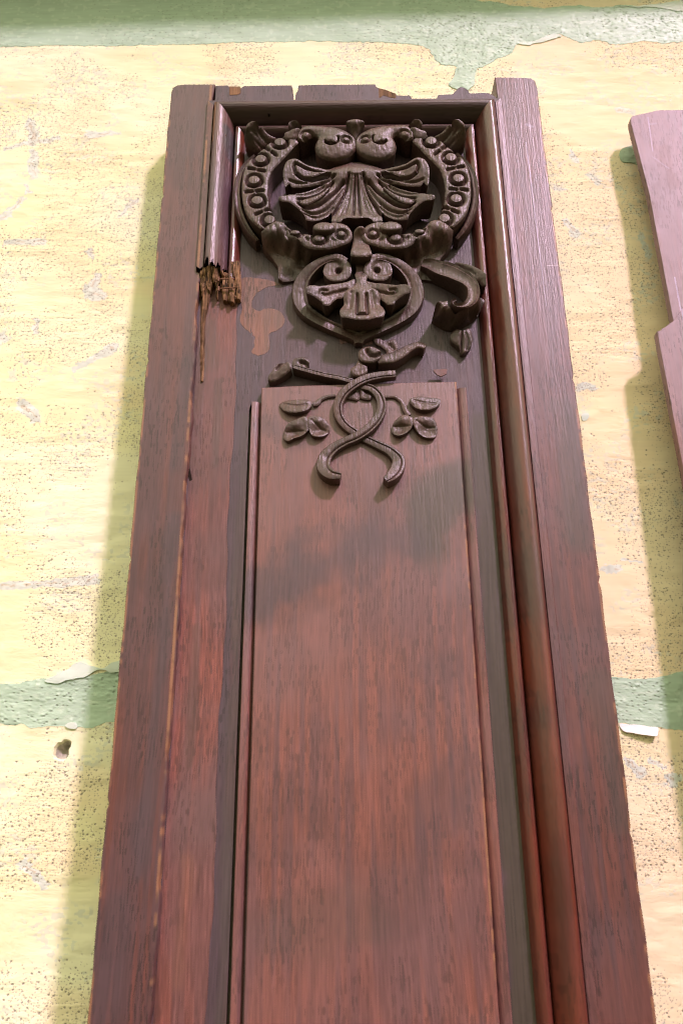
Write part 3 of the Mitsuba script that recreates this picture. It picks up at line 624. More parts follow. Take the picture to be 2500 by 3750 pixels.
for q, hh in (([(-95.8,411.2,20)][0], 19.0), ([(91.4,414.6,20)][0], 20.0), ([(157.9,149.3,18)][0], 18.0)):
    put(panel, 'nail_hole', bead(q[0], q[1], 1.2, 1.2, hh - 5, hh + 0.4), 'm_rot', 30)

# pale broken silhouettes on the backboard
A = [(-119.5,205.3,0),(-113.6,206.3,0),(-106.8,205.4,0),(-98.0,203.4,0),(-88.0,200.6,0),(-80.6,196.7,0),(-89.6,194.6,0),(-99.5,190.4,0),(-107.0,183.5,0),(-109.5,176.0,0),(-107.7,167.5,0),(-102.4,164.6,0),(-96.2,166.6,0),(-88.1,166.8,0),(-80.0,163.7,0),(-75.5,156.1,0),(-77.4,146.2,0),(-84.0,140.1,0),(-89.7,137.5,0),(-90.6,130.4,0),(-89.9,122.2,0)] + [(-95.9,134.2,0),(-90.3,125.6,0),(-91.2,116.5,0),(-99.8,111.5,0),(-107.3,114.4,0),(-105.3,124.8,0),(-107.3,136.0,0),(-110.4,144.3,0)] + [(-106.2,127.5,0),(-105.2,133.6,0),(-108.7,137.2,0),(-116.0,144.0,0),(-120.8,151.4,0),(-119.7,167.1,0),(-121.9,183.1,0)]
A = spline([(p[0], p[1], 0) for p in A], 1.6, True)[:, :2]
A = A + 1.1 * np.stack([tnoise(A[:, 0], A[:, 1], 3.0, 1), tnoise(A[:, 0], A[:, 1], 2.6, 2)], 1)
raw(A, -1, 0.28, 'bare_patch', 'm_patch', 'pinkish bare patch where a scroll has broken away')
raw([(-19.8,130.5,0),(-14.6,128.8,0),(-10.3,126.4,0),(-13.6,124.8,0),(-18.1,123.9,0)], -1, 0.45)
raw([(1.6,125.3,0),(7.3,128.5,0),(15.2,130.8,0),(14.3,123.6,0),(8.6,122.6,0),(3.7,123.7,0)], -1, 0.45)
raw([(73.0,89.0,8),(86.8,89.6,8),(85.8,84.1,8),(80.1,80.8,8),(76.8,82.7,8),(73.6,86.1,8)], 7, 8.35)

# ---------------------------------------------------------------- carving
both = (lambda p: p, mir)
ax = lambda pts, a=0.0: [p for p in pts] + [(2 * a - p[0],) + tuple(p[1:]) for p in pts][::-1]
AX = 3.4
def carve(parent, name, mat='m_carved', label=None, **kw):
    kw['edge'] = 0.62 * kw.get('edge', 1.6)
    return put(parent, name, relief(**kw), mat, 42, label)

# --- the great ring: a beaded band with a low outer rim
band = [(-77.1,370.2,27),(-83.8,366.6,27),(-89.5,364.0,27),(-98.7,354.3,27),(-107.8,343.8,27),(-115.7,334.8,27),(-119.4,323.7,27),(-121.0,310.8,27),(-120.9,295.7,27),(-119.6,281.9,27),(-116.7,270.5,27),(-112.4,260.9,27),(-105.0,251.3,27),(-98.4,245.9,27),(-92.3,247.9,27),(-81.6,254.4,27),(-85.2,261.2,27),(-90.1,270.2,27),(-92.4,281.6,27),(-93.4,298.8,27),(-92.4,310.5,27),(-89.0,322.8,27),(-82.2,332.5,27),(-72.2,346.4,27),(-64.8,357.2,27),(-61.8,361.2,27),(-64.9,366.4,27),(-70.6,370.1,27)]
bead_px = [(-81.8,360.0,27),(-101.8,336.8,27),(-108.1,308.3,27),(-104.1,281.4,27),(-90.5,256.2,27)]
slots = [(-92.0,348.7,27),(-106.4,323.3,27),(-107.7,294.4,27),(-97.3,268.3,27)]
rim = [(-109.6,349.9,21,2.17),(-117.3,340.3,21,2.9),(-123.4,328.4,21,3.77),(-126.5,310.7,21,4.21),(-126.5,293.2,21,4.21),(-123.8,276.8,20,4.06),(-118.1,261.7,19,3.62),(-110.4,247.9,18,3.33),(-104.1,240.6,16,2.9)]
rim_in = [(-76.6,351.5,19,1.98),(-85.8,338.3,19,2.24),(-92.1,325.2,19,2.38),(-94.6,312.2,19,2.38),(-95.1,294.6,19,2.24),(-91.9,277.3,19,1.98)]
RING_PROF = ((-1, -3.0), (-0.8, -0.6), (-0.5, 0.3), (0, -1.2), (0.6, 0.2), (1, -2.5))
for si, f in enumerate(both):
    moats = [(p[0], p[1], 7.2, 7.0, 1.6, 5.5) for p in f(bead_px)]
    gr = []
    for p, ang in zip(f(slots), (0.75, 0.25, -0.1, -0.5)):
        a = ang if si == 0 else -ang
        for sgn in (-1, 1):
            q0 = (p[0] + sgn * 2.2 * math.cos(a), p[1] + sgn * 2.2 * math.sin(a) * -1)
            q1 = (p[0] + sgn * 9.0 * math.cos(a), p[1] + sgn * 9.0 * math.sin(a) * -1)
            gr.append(([q0, q1], 1.3, 6.0))
    ring = carve(panel, 'scroll_ring', out=f(band), sp=1.3, edge=2.2, grooves=gr, moats=moats, dome=1.0, seed=si)
    for k, p in enumerate(f(bead_px)):
        put(ring, 'bead', bead(p[0], p[1], 6.8 - 0.3 * (k == 4), 6.5, 20, 29.4, -0.05, k), 'm_carved', 42)
    for r_ in (rim, rim_in):
        put(ring, 'rim', ribbon(f(r_), RING_PROF, sp=2.0, seed=si), 'm_carved', 42)

# --- upper scroll of the ring with its volute
crest = [(-61.2,377.0,28),(-56.5,382.2,28),(-44.1,383.1,28),(-27.9,381.4,28),(-14.7,377.6,28),(-6.0,371.8,28),(-0.6,364.6,28),(1.1,353.6,28),(-2.3,345.2,28),(-10.8,337.9,28),(-21.6,334.7,28),(-31.8,336.0,28),(-39.3,340.8,28),(-43.5,349.3,28),(-43.3,357.8,28),(-40.7,365.7,28),(-45.5,369.8,28),(-51.6,365.2,28),(-56.3,362.6,28),(-62.0,363.5,28),(-63.9,369.0,28)]
curl = [(-76.9,370.8,30),(-70.4,373.9,31),(-61.0,376.4,32),(-56.2,378.2,32),(-47.3,379.4,31),(-46.9,378.1,28),(-51.8,377.7,26),(-57.5,378.4,26),(-59.8,371.9,27),(-63.9,366.0,28),(-70.5,363.6,28),(-76.2,365.5,28)]
kn = [(-25.1,362.2,30)][0]
comma = [(-32.1,359.0,32),(-29.8,363.0,32),(-26.5,364.7,32),(-22.7,364.6,32),(-20.0,361.9,32),(-19.5,357.5,32),(-21.2,354.2,32),(-24.2,354.7,32),(-26.5,356.1,32),(-29.4,355.7,32)]
b1, b2, b3 = [(-10.1,359.8,29)][0], [(-24.4,372.7,29)][0], [(-53.0,368.5,29)][0]
for si, f in enumerate(both):
    g = [(f([(-32.2,357.2,29),(-28.0,353.6,29),(-22.8,354.1,29),(-19.5,357.7,29),(-19.0,362.0,29)]), 1.5, 5.5)]
    mo = [(p[0], p[1], rx, ry, 1.3, 3.0) for p, rx, ry in ((f([b1])[0], 4.6, 4.0), (f([b3])[0], 5.4, 4.6))]
    vol = carve(panel, 'volute', out=f(crest), ctrl=f([(kn[0], kn[1], 30.5)]), grooves=g, moats=mo, sp=1.2, edge=3.6, dome=3.2, flare=-1.5, seed=si + 5)
    carve(vol, 'curled_tip', out=f(curl), edge=1.8, seed=si + 8)
    q = f([kn])[0]
    carve(vol, 'knob', out=f([(p[0], p[1], 34.2) for p in comma]), edge=1.6, sp=1.1, base=24, seed=si + 4)
    for p, rx, ry in ((f([b1])[0], 4.0, 3.5), (f([b2])[0], 4.4, 2.2)):
        put(vol, 'bead', bead(p[0], p[1], rx, ry, 24, 31.4, -0.05, 5), 'm_carved', 42)

# --- lower scrolls of the ring
low = [(-76.3,253.3,27),(-68.6,245.2,27),(-63.2,243.4,27),(-57.8,241.3,27),(-51.5,238.6,27),(-46.1,238.0,27),(-36.2,245.9,27),(-25.4,253.8,27),(-16.8,252.6,27),(-9.2,247.9,27),(-5.7,241.7,27),(-4.9,235.5,27),(-8.4,228.6,27),(-18.4,223.0,27),(-31.8,219.4,27),(-43.3,219.5,27),(-50.3,221.1,27),(-57.6,226.2,27),(-63.9,232.0,27),(-69.0,238.6,27)]
lb = ([(-39.3,231.9,28)][0], 6.4, 5.4), ([(-16.3,237.4,28)][0], 4.6, 4.3), ([(-64.0,239.3,28)][0], 6.0, 3.6)
oval = [(-34.2,243.0,31)][0]
for si, f in enumerate(both):
    mo = [(f([p])[0][0], p[1], rx + 0.6, ry + 0.6, 1.2, 3.2) for p, rx, ry in lb]
    sc = carve(panel, 'beaded_scroll', out=f(low), moats=mo, edge=2.0, dome=1.2, sp=1.3, seed=si + 11, grooves=[(f([(-52.3,233.7,28),(-50.5,231.5,28)]), 1.2, 3.0), (f([(-26.4,231.8,28),(-22.8,229.6,28)]), 1.0, 2.2)])
    for p, rx, ry in lb:
        q = f([p])[0]
        put(sc, 'bead', bead(q[0], q[1], rx - 0.6, ry - 0.4, 23, 29.6, -0.06, 6), 'm_carved', 42)
    q = f([oval])[0]
    put(sc, 'knob', bead(q[0], q[1], 12.0, 7.4, 22, 33.5, -0.16, 9), 'm_carved', 42)

# --- acanthus leaves curling away below the ring
acan = [(-99.5,244.2,24),(-96.0,245.5,27),(-91.6,250.1,28),(-83.9,253.9,29),(-75.8,251.9,29),(-72.1,245.5,28),(-68.5,238.0,27),(-57.7,226.7,26),(-50.1,221.5,26),(-40.7,220.5,25),(-27.4,221.2,25),(-13.9,225.1,26),(-8.5,228.7,26),(-5.3,230.4,12),(-11.6,227.6,9),(-27.6,227.2,8),(-41.3,223.5,8),(-50.4,217.8,7),(-55.8,210.7,7),(-60.3,202.8,6),(-64.9,199.5,4),(-77.5,196.7,5),(-81.9,199.6,7),(-82.6,213.5,8),(-88.6,223.2,9),(-95.8,230.8,12),(-99.1,237.3,17)]
acan_c = [(-88.2,236.6,27),(-80.0,232.4,16),(-69.2,228.4,14),(-58.4,225.4,12),(-45.7,225.0,11),(-86.4,232.2,15),(-76.7,221.7,10),(-69.4,212.3,8),(-27.6,227.6,11),(-72.2,231.2,24),(-61.4,225.4,23)]
for si, f in enumerate(both):
    ag = [(f([(-90.5,246.9,24),(-90.1,239.1,24),(-85.2,229.7,24),(-77.4,224.2,24)]), 1.3, 1.8), (f([(-84.2,247.9,24),(-82.2,237.9,24),(-75.7,227.4,24),(-66.7,220.8,24)]), 1.3, 1.8), (f([(-73.8,244.5,24),(-71.8,235.6,24),(-64.5,227.9,24),(-55.1,221.2,24)]), 1.1, 2.0)]
    carve(panel, 'acanthus_leaf', out=f(acan), ctrl=f(acan_c), grooves=ag, edge=1.0, sp=1.4, flare=0.6, seed=si + 17, sharp=True)

# --- the shell
sh = [(1.3,340.4,19),(-4.6,340.4,19),(-9.8,339.1,19),(-16.0,336.7,19.5),(-22.1,333.0,20.5),(-28.2,326.3,24),(-38.3,323.4,29),(-47.5,323.3,32),(-53.8,324.1,34),(-58.4,327.0,35),(-63.0,329.3,36),(-67.6,329.6,36),(-72.0,327.3,36),(-75.6,320.3,36),(-77.1,309.6,35),(-76.5,303.6,34),(-74.2,295.3,33),(-70.2,299.9,32),(-68.2,296.7,31),(-61.1,296.6,30),(-51.1,298.3,29),(-42.0,301.7,28),(-36.5,304.9,27),(-37.5,303.3,25),(-42.1,299.2,26),(-55.7,291.0,29),(-63.7,287.7,31),(-69.9,284.8,33),(-74.4,282.4,34),(-77.9,281.4,35),(-80.9,279.9,35),(-81.3,277.4,34),(-77.9,275.1,34),(-69.8,274.2,33),(-63.5,270.3,31),(-57.2,264.9,29),(-53.8,260.2,28),(-53.2,257.2,27),(-47.4,256.2,26),(-37.4,258.8,25),(-30.2,264.1,24),(-27.0,269.1,23),(-25.8,261.4,26),(-26.0,253.6,28),(-21.6,253.3,28),(-17.5,252.4,28.5),(-14.8,255.5,29),(-10.3,257.0,29.5),(-2.2,256.5,29.5),(-0.2,256.5,29.5)]
sh_c = [(0.9,327.6,26.5),(0.8,318.7,29.5),(-6.8,320.5,29),(-14.2,319.9,28.5),(-14.2,328.1,25.5),(-21.6,320.4,28),(0.6,311.0,29),(-6.9,311.5,28),(0.6,300.1,24.5),(0.2,278.0,23.5),(-7.0,300.2,24.5),(-11.8,280.4,23.5),(-21.1,266.4,24),(-15.2,312.6,27.5),(-20.8,312.0,27),(-24.5,306.2,24.5),(-32.8,292.2,26),(-42.0,277.6,27),(-51.0,279.3,29),(-60.0,278.7,31),(-28.3,277.4,24.5),(-16.3,300.3,24.5),(-60.2,309.0,33),(-49.3,310.8,31),(-38.3,313.6,28),(-28.2,315.6,27),(-69.3,314.2,35)]
shell_half = [(min(p[0], -0.5),) + p[1:] for p in sh]
g_lobe1 = [([(-28.1,318.6,30),(-42.0,317.3,30),(-53.1,318.9,30),(-60.5,322.2,30),(-64.2,323.7,30),(-65.8,320.2,30),(-64.9,314.9,30)], 1.23, 5.1), ([(-64.1,312.0,30),(-57.6,307.2,30),(-48.4,306.9,30),(-38.3,310.3,30),(-28.1,316.8,30)], 1.33, 6.0), ([(-70.5,303.9,29),(-61.3,301.7,29),(-51.2,303.2,29),(-40.1,308.0,29),(-24.4,315.4,29)], 0.95, 2.7)]
g_lobe2 = [([(-61.0,280.3,29),(-51.0,283.2,29),(-41.0,289.5,29),(-31.9,298.6,29),(-24.5,307.8,29)], 1.14, 5.1), ([(-60.1,275.4,29),(-52.8,271.2,29),(-43.7,274.5,29),(-33.7,282.5,29),(-23.6,293.9,29),(-13.4,307.7,29)], 1.42, 6.6), ([(-56.5,268.7,27),(-48.3,265.0,27),(-36.5,269.6,27),(-25.5,279.7,27),(-15.4,296.8,27),(-9.7,310.7,27)], 1.04, 3.3), ([(-53.8,263.4,26),(-43.8,260.9,26),(-34.7,264.8,26),(-24.7,274.9,26)], 0.85, 1.8), ([(-70.2,286.4,29),(-58.4,286.8,29),(-45.6,293.0,29),(-34.6,302.1,29)], 0.85, 2.0)]
shg = [([(-7.6,315.7,26),(-11.2,298.8,26),(-15.4,286.2,26),(-20.6,274.9,26),(-25.6,264.7,26)], 1.3, 6.0), ([(-36.5,304.9,26),(-30.1,309.0,26),(-22.6,315.3,26)], 1.2, 4.5)]
shg += [([(-1.3,313.9,26),(-2.4,287.2,26),(-3.5,261.7,26)], 1.0, 3.4), ([(-4.3,314.5,26),(-7.6,289.6,26),(-12.5,264.6,26)], 1.0, 2.2), ([(-6.2,310.4,26),(-10.4,287.3,26),(-18.4,261.3,26)], 0.9, 1.6)]
shell = carve(panel, 'shell', out=ax(shell_half[1:-1]), ctrl=sh_c + mir(sh_c), edge=1.2, sp=1.15, base=3.0, flare=-2.0, seed=30, rough=0.3,
              grooves=[(m_(a), w_, d_) for m_ in both for a, w_, d_ in g_lobe1 + g_lobe2 + shg])
tear1 = [(-62.8,316.6,30),(-60.5,320.1,30),(-53.1,318.9,30),(-43.8,316.2,30),(-36.4,316.1,30),(-30.0,317.2,30),(-37.3,313.4,30),(-45.6,309.4,30),(-53.0,308.9,30),(-59.5,311.3,30)]
tear2 = [(-60.1,276.9,29),(-55.6,280.5,29),(-45.6,283.6,29),(-36.4,289.4,29),(-28.2,296.8,29),(-33.7,287.7,29),(-43.7,278.1,29),(-51.0,274.1,29),(-56.4,273.7,29)]
for si, f in enumerate(both):
    carve(shell, 'flute', out=f([(p[0], p[1], 31.6) for p in tear1]), edge=2.0, sp=1.2, base=24, seed=si)
    carve(shell, 'flute', out=f([(p[0], p[1], 30.4) for p in tear2]), edge=2.0, sp=1.2, base=22, seed=si + 2)

# --- small leaves along the head
corner = [(-117.7,381.0,33),(-113.7,382.9,35),(-108.7,382.7,36),(-105.1,381.6,34),(-105.1,380.3,28),(-100.2,384.1,24),(-96.8,380.4,22),(-92.8,378.7,20),(-86.8,377.6,17),(-92.2,372.5,14),(-100.4,368.6,13),(-108.1,363.8,12),(-114.7,364.3,13),(-119.9,368.1,17),(-121.9,373.7,23),(-119.1,375.7,31)]
sprig = [(-72.7,380.6,30),(-71.5,385.8,32),(-68.1,386.9,33),(-63.9,386.4,33),(-61.0,383.0,32),(-58.3,380.9,30),(-63.3,381.6,26),(-70.8,379.2,26)]
pal = [(1.7,386.9,33),(-2.2,387.2,33),(-6.8,384.9,34),(-10.1,380.8,33),(-8.8,379.0,29),(-6.3,376.8,27),(-1.3,369.0,25),(0.3,357.7,24),(-0.8,346.8,24),(-4.2,340.2,24),(-6.8,337.5,24),(1.1,336.0,24)]
pal_h = [p for p in pal[1:-1]]
for si, f in enumerate(both):
    carve(panel, 'corner_leaf', out=f(corner), edge=2.2, dome=0.8, sp=1.4, flare=-0.5, seed=si + 40, grooves=[(f([(-106.3,378.6,24),(-99.5,373.6,24),(-92.7,369.8,24)]), 1.1, 1.8), (f([(-108.9,370.0,24),(-101.2,366.2,24),(-94.5,364.9,24)]), 1.1, 1.6), (f([(-117.3,373.7,30),(-113.2,376.1,30),(-108.4,374.8,30)]), 1.2, 1.8)])
    carve(panel, 'sprig', out=f(sprig), edge=2.4, sp=1.3, seed=si + 44)
carve(panel, 'palmette', out=pal_h + mir(pal_h)[::-1], ctrl=[(0, pal[1][1] - 6, 33)], edge=2.2, dome=0.8, sp=1.4, seed=47, grooves=[([(0, p[1]) for p in [(1.7,377.7,26),(1.4,358.1,26)]], 1.4, 1.2)])

# --- spine between ring and heart
sp_half = [(2.5,244.1,31),(-0.8,242.7,31),(-2.9,241.1,29),(-4.2,234.0,25),(-6.0,219.6,28),(-7.2,212.4,31),(-7.2,208.6,31),(-4.0,207.3,31),(1.9,207.7,31)]
sp_half = [(min(p[0], AX - 0.6),) + p[1:] for p in sp_half]
spine = carve(panel, 'spine', out=ax(sp_half[1:-1], AX), ctrl=[(AX, sp_half[0][1] - 2, 32), (AX, sp_half[3][1], 25), (AX, sp_half[-1][1], 31.5)], edge=1.8, dome=0.6, sp=1.3, flare=-2.5, seed=51)
stem_half = [(2.3,211.8,16),(-1.0,211.8,16),(-1.3,200.9,19),(-1.9,190.1,22),(1.8,188.4,22)]
carve(spine, 'stem', out=ax([(min(p[0], AX - 0.6),) + p[1:] for p in stem_half][1:-1], AX), edge=1.2, sp=1.3, seed=52)

# --- heart of two volutes
vd = [(-20.7,213.5,23),(-13.3,211.0,23),(-7.4,203.2,23),(-6.3,195.4,23),(-9.6,187.7,23),(-19.5,183.4,23),(-28.3,184.7,23),(-33.7,190.9,23),(-35.2,199.3,23),(-32.2,207.6,23)]
arm = [(-11.3,209.2,22,3.44),(-19.3,213.6,22,4.08),(-28.3,213.4,21,4.51),(-38.3,209.8,19.5,5.16),(-48.4,202.8,17,6.45),(-56.0,193.8,14,7.52),(-59.4,182.4,12.5,8.17),(-58.9,170.2,11.5,7.96),(-52.9,157.9,10.5,7.09),(-42.5,149.2,9.5,6.45),(-29.7,141.5,8.8,5.8),(-16.0,134.7,8.4,5.8),(-6.2,129.8,8,5.6),(2.5,125.2,8,5.6),(5.6,123.8,7.8,5)]
eye = [(-26.1,200.8,19)][0]
pupil = [(-19.4,198.7,17)][0]
ARM_PROF = ((-1, -1.6), (-0.86, 0.0), (-0.3, 0.1), (0.25, -0.2), (0.5, -1.5), (0.72, -0.2), (0.9, 0), (1, -1.4))
heart = None
for si, f in enumerate(both):
    e_, p_ = f([eye])[0], f([pupil])[0]
    def dip(u, v, h, d, e_=e_, p_=p_):
        q = np.hypot((u - e_[0]) / 11.0, (v - e_[1]) / 10.0)
        h = h - 3.6 / (1 + np.exp((q - 1) * 14))
        q2 = np.hypot(u - p_[0], v - p_[1])
        return h - 6.0 / (1 + np.exp((q2 - 2.9) * 3))
    prof = ARM_PROF if si == 0 else tuple((-a, b) for a, b in ARM_PROF[::-1])
    mesh = ribbon(f(arm), prof, sp=1.6, seed=si + 60)
    if heart is None:
        heart = put(panel, 'heart_scroll', mesh, 'm_carved', 42)
    else:
        put(heart, 'arm', mesh, 'm_carved', 42)
    carve(heart, 'volute', out=f(vd), func=dip, edge=1.4, sp=1.1, flare=-1.0, seed=si + 62)

# --- mask-like leaf inside the heart
nose = [(-2.1,193.7,22),(-2.3,179.7,25),(-6.8,173.7,26),(-13.2,168.5,26),(-14.9,161.2,25),(-14.6,155.0,24),(-17.6,148.1,27),(-18.8,141.2,30),(-16.9,135.4,31),(-12.1,134.1,32),(-6.4,132.6,32),(1.6,131.4,32)]
nose_h = [(min(p[0], AX - 0.8),) + p[1:] for p in nose]
aL = [(-3.7,185.9,23),(-11.6,181.7,24),(-25.4,177.8,26),(-39.0,173.8,29),(-46.7,173.3,31),(-50.9,169.8,33),(-52.6,167.3,33),(-51.6,163.4,32),(-46.1,160.9,31),(-40.4,158.0,29),(-36.6,155.3,28),(-34.6,151.5,28),(-30.1,151.7,27),(-25.0,157.6,25),(-21.1,161.7,24),(-14.7,163.2,23),(-6.8,169.5,23)]
for si, f in enumerate(both):
    leaf = carve(heart, 'leaf', out=f(aL), grooves=[(f([(-11.7,172.9,28),(-23.4,168.4,28),(-35.1,164.8,28),(-37.8,165.6,28),(-37.2,168.5,28),(-31.2,169.8,28)]), 1.1, 2.6)], edge=1.5, sp=1.2, base=4, flare=-2.5, seed=si + 66)
m0 = [(2.2,164.3,30),(1.8,139.9,30)]
carve(heart, 'mask', out=ax(nose_h, AX), ctrl=[(AX, nose_h[0][1] - 8, 25), (AX, m0[0][1], 28), (AX, m0[1][1], 31)], edge=1.6, sp=1.2, base=4, flare=-3.0, seed=70,
      grooves=[([(AX + s_ * 4.6, m0[0][1]), (AX + s_ * 5.2, m0[1][1])], 1.2, 4.0) for s_ in (-1, 1)] + [([(AX - 4.5, m0[1][1] - 1), (AX + 4.5, m0[1][1] - 1)], 1.3, 4.4)] + [([(AX + s_ * 10.0, m0[0][1] + 3), (AX + s_ * 12.5, m0[1][1] + 8)], 1.6, 1.6) for s_ in (-1, 1)])

# --- right scroll leg, the only one left
leg = [(67.2,213.4,12,5.6),(75.9,210.1,14,7.84),(83.3,203.9,17,9.52),(93.4,198.5,19,10.08),(102.5,191.5,21,9.52),(110.6,183.6,23,8.4),(114.9,173.7,25,7),(115.1,164.7,26,6.44),(111.8,155.0,28,5.6),(105.7,149.3,29,4.2),(99.6,148.4,29,3.08),(94.6,149.9,29,2.35),(93.1,153.5,29,2.02),(96.7,156.4,28.5,1.79)]
LEG_PROF = ((-1, -1.0), (-0.88, 0.6), (-0.5, -1.2), (-0.2, -1.7), (0.2, -1.4), (0.5, 0.3), (0.65, -0.8), (0.88, 0.5), (1, -1.2))
lg = put(panel, 'scroll_leg', ribbon(leg, LEG_PROF, base=1, sp=1.5, seed=75), 'm_carved', 42)
carve(lg, 'tail', out=[(73.8,146.3,25),(76.4,151.5,27),(82.9,154.3,28),(88.1,155.3,28),(88.3,150.2,28),(91.9,145.6,28),(99.5,143.5,28),(109.1,145.9,28),(117.8,155.4,26),(122.3,160.2,22),(123.2,157.2,16),(120.0,151.4,11),(111.2,144.3,8),(104.2,140.0,6),(93.6,137.2,5),(83.2,141.4,5),(75.2,147.8,8),(72.2,150.2,15)], ctrl=[(82.8,143.9,24),(96.4,143.1,19),(109.9,146.4,17)], edge=2.0, sp=1.4, seed=77, grooves=[([(77.0,149.0,24),(80.2,143.9,24),(88.2,147.9,24)], 1.4, 2.2)])
carve(lg, 'leaf', out=[(100.8,210.4,16),(113.3,205.0,20),(121.2,198.3,23),(125.0,193.5,25),(129.0,186.2,27),(128.6,182.2,26),(128.2,176.4,24),(126.1,176.8,22),(122.4,182.0,20),(119.0,184.2,20),(112.9,193.7,18),(105.1,204.7,15)], edge=1.8, sp=1.4, seed=79, grooves=[([(104.4,205.1,20),(112.9,198.6,20),(118.7,192.1,20)], 1.3, 1.8)])
carve(lg, 'leaf', out=[(123.8,171.9,10),(129.9,165.0,10),(129.5,160.7,8),(124.8,158.0,6),(120.8,151.8,6),(121.9,162.2,9)], edge=1.2, sp=1.4, seed=80)
carve(lg, 'bud', out=[(93.5,130.5,9),(98.8,134.1,10),(104.5,131.5,12),(111.1,135.0,10),(113.4,127.6,10),(112.7,117.2,9),(108.5,110.3,8),(104.0,107.4,8),(101.6,108.0,7),(100.9,112.9,8),(96.4,118.0,8),(92.7,122.0,8)], edge=1.8, sp=1.2, seed=81, grooves=[([(103.4,130.8,10),(102.4,118.6,10),(102.0,107.7,10)], 1.0, 3.0), ([(106.5,130.7,10),(109.3,120.6,10),(107.9,111.6,10)], 0.9, 2.0)])

# --- intertwined ribbon on the field
FLAT = ((-1, -0.7), (-0.84, 0.0), (-0.1, 0.15), (0.25, 0.0), (0.42, -1.3), (0.6, 0.0), (0.86, 0.0), (1, -0.7))
sa = [(35.3,81.6,14,4),(19.6,79.8,14.5,4.2),(5.9,75.7,15.5,4.4),(-7.1,67.8,16,4.6),(-16.6,58.6,15.5,4.8),(-21.4,46.2,15,4.6),(-19.8,34.5,14.5,4.4),(-14.2,26.1,13.5,4.2),(-6.3,20.2,12,4.2),(3.5,13.5,12,4.2),(16.5,5.9,13,4.4),(28.0,-1.4,14,5),(34.7,-10.9,16,6),(32.9,-21.4,19,6.4),(27.3,-29.8,22,5.2),(22.0,-34.3,23,3.4)]
sb = [(1.1,69.7,12.5,3.6),(11.2,66.0,13.5,4),(18.4,57.6,14,4.3),(20.6,46.0,14.5,4.6),(17.1,33.9,15,4.6),(8.8,22.9,16,4.6),(-3.2,13.7,16.2,4.6),(-16.4,7.7,15.5,4.6),(-26.9,0.8,15,5.2),(-34.1,-8.8,16,6.2),(-34.7,-19.3,19,6.6),(-28.8,-27.3,22,5.4),(-19.3,-29.8,23,3.2)]
rb = put(panel, 'carved_ribbon', ribbon(sa, FLAT, base=7, sp=1.4, seed=85), 'm_carved', 42)
put(rb, 'strand', ribbon(sb, FLAT, base=7, sp=1.4, seed=86), 'm_carved', 42)
put(rb, 'stem', ribbon([(-64.1,90.7,14,2.6),(-52.4,86.7,14,2.6),(-34.7,81.6,13.5,2.6),(-18.4,78.0,13,2.7),(-5.6,74.2,12,2.6)], FLAT, sp=1.6, seed=87), 'm_carved', 42)
carve(rb, 'curl', out=[(-66.2,93.4,13),(-64.2,100.0,13),(-58.1,101.8,13),(-52.6,101.1,13),(-49.5,96.7,13),(-50.0,91.2,13),(-53.8,87.3,13),(-59.3,87.4,13),(-64.8,89.0,13)], edge=2.2, sp=1.1, seed=88, grooves=[([(-57.3,96.1,14),(-52.5,94.5,14),(-50.4,91.1,14)], 1.4, 4.0)])
carve(rb, 'leaf_tip', out=[(-89.4,81.1,11),(-85.3,87.5,12),(-81.3,93.5,13),(-75.5,95.4,14),(-67.7,93.8,15),(-66.6,88.6,15),(-71.5,83.1,13),(-78.4,79.1,11),(-86.6,76.2,10),(-89.4,77.3,10)], edge=1.8, sp=1.1, seed=89, grooves=[([(-80.6,89.0,12),(-77.2,93.2,12),(-73.4,94.7,12)], 1.6, 3.0)])
carve(rb, 'inner_leaf', out=[(-14.3,57.3,11),(-10.5,60.6,11),(-5.0,64.1,11),(-1.6,68.2,11),(2.5,66.9,11),(6.0,61.7,11),(11.8,58.6,11),(10.8,55.5,11),(4.3,55.0,11),(-0.0,56.4,11),(-2.5,54.4,11),(-7.8,55.4,11)], edge=1.6, sp=1.1, base=7, seed=90, grooves=[([(-1.0,64.8,11),(-0.8,56.4,11)], 1.0, 2.2)])
carve(rb, 'knot', out=[(-8.6,87.0,14),(-3.3,92.1,14),(-0.8,96.8,14),(2.9,94.0,14),(7.3,90.0,14),(7.8,84.5,14),(0.6,79.2,14),(-6.2,80.0,14)], edge=2.0, sp=1.1, seed=91)
up = put(panel, 'broken_scroll', ribbon([(65.5,110.8,15,3.35),(59.0,113.3,15,3.72),(50.6,110.2,15,4.34),(40.7,103.2,15,5.58),(31.0,98.5,15,5.89),(23.4,97.5,15,5.27),(18.0,96.1,14,4.03)], ((-1, -1.2), (-0.8, 0.2), (-0.2, -0.6), (0.3, 0.4), (0.8, 0), (1, -1.4)), sp=1.5, seed=92), 'm_carved', 42)
carve(up, 'volute', out=[(-0.8,99.2,17),(0.3,106.3,17),(7.9,110.6,17),(16.1,109.3,17),(21.5,104.5,17),(20.2,98.2,17),(15.7,93.6,17),(8.9,92.4,17),(2.1,94.5,17)], edge=2.0, sp=1.1, seed=93, grooves=[([(7.8,105.9,17),(10.5,101.5,17),(15.9,100.1,17),(20.7,102.9,17)], 1.5, 4.4)])
carve(up, 'leaf', out=[(15.0,128.8,4),(21.3,127.9,4),(28.2,124.6,4),(35.3,127.0,4),(39.3,120.5,4),(34.7,109.2,4),(27.7,105.3,4),(24.2,106.9,4),(27.8,111.7,4),(23.8,117.4,4),(16.9,122.3,4)], edge=1.6, sp=1.3, seed=94, grooves=[([(31.6,119.7,4),(34.9,115.6,4)], 2.0, 2.0)])
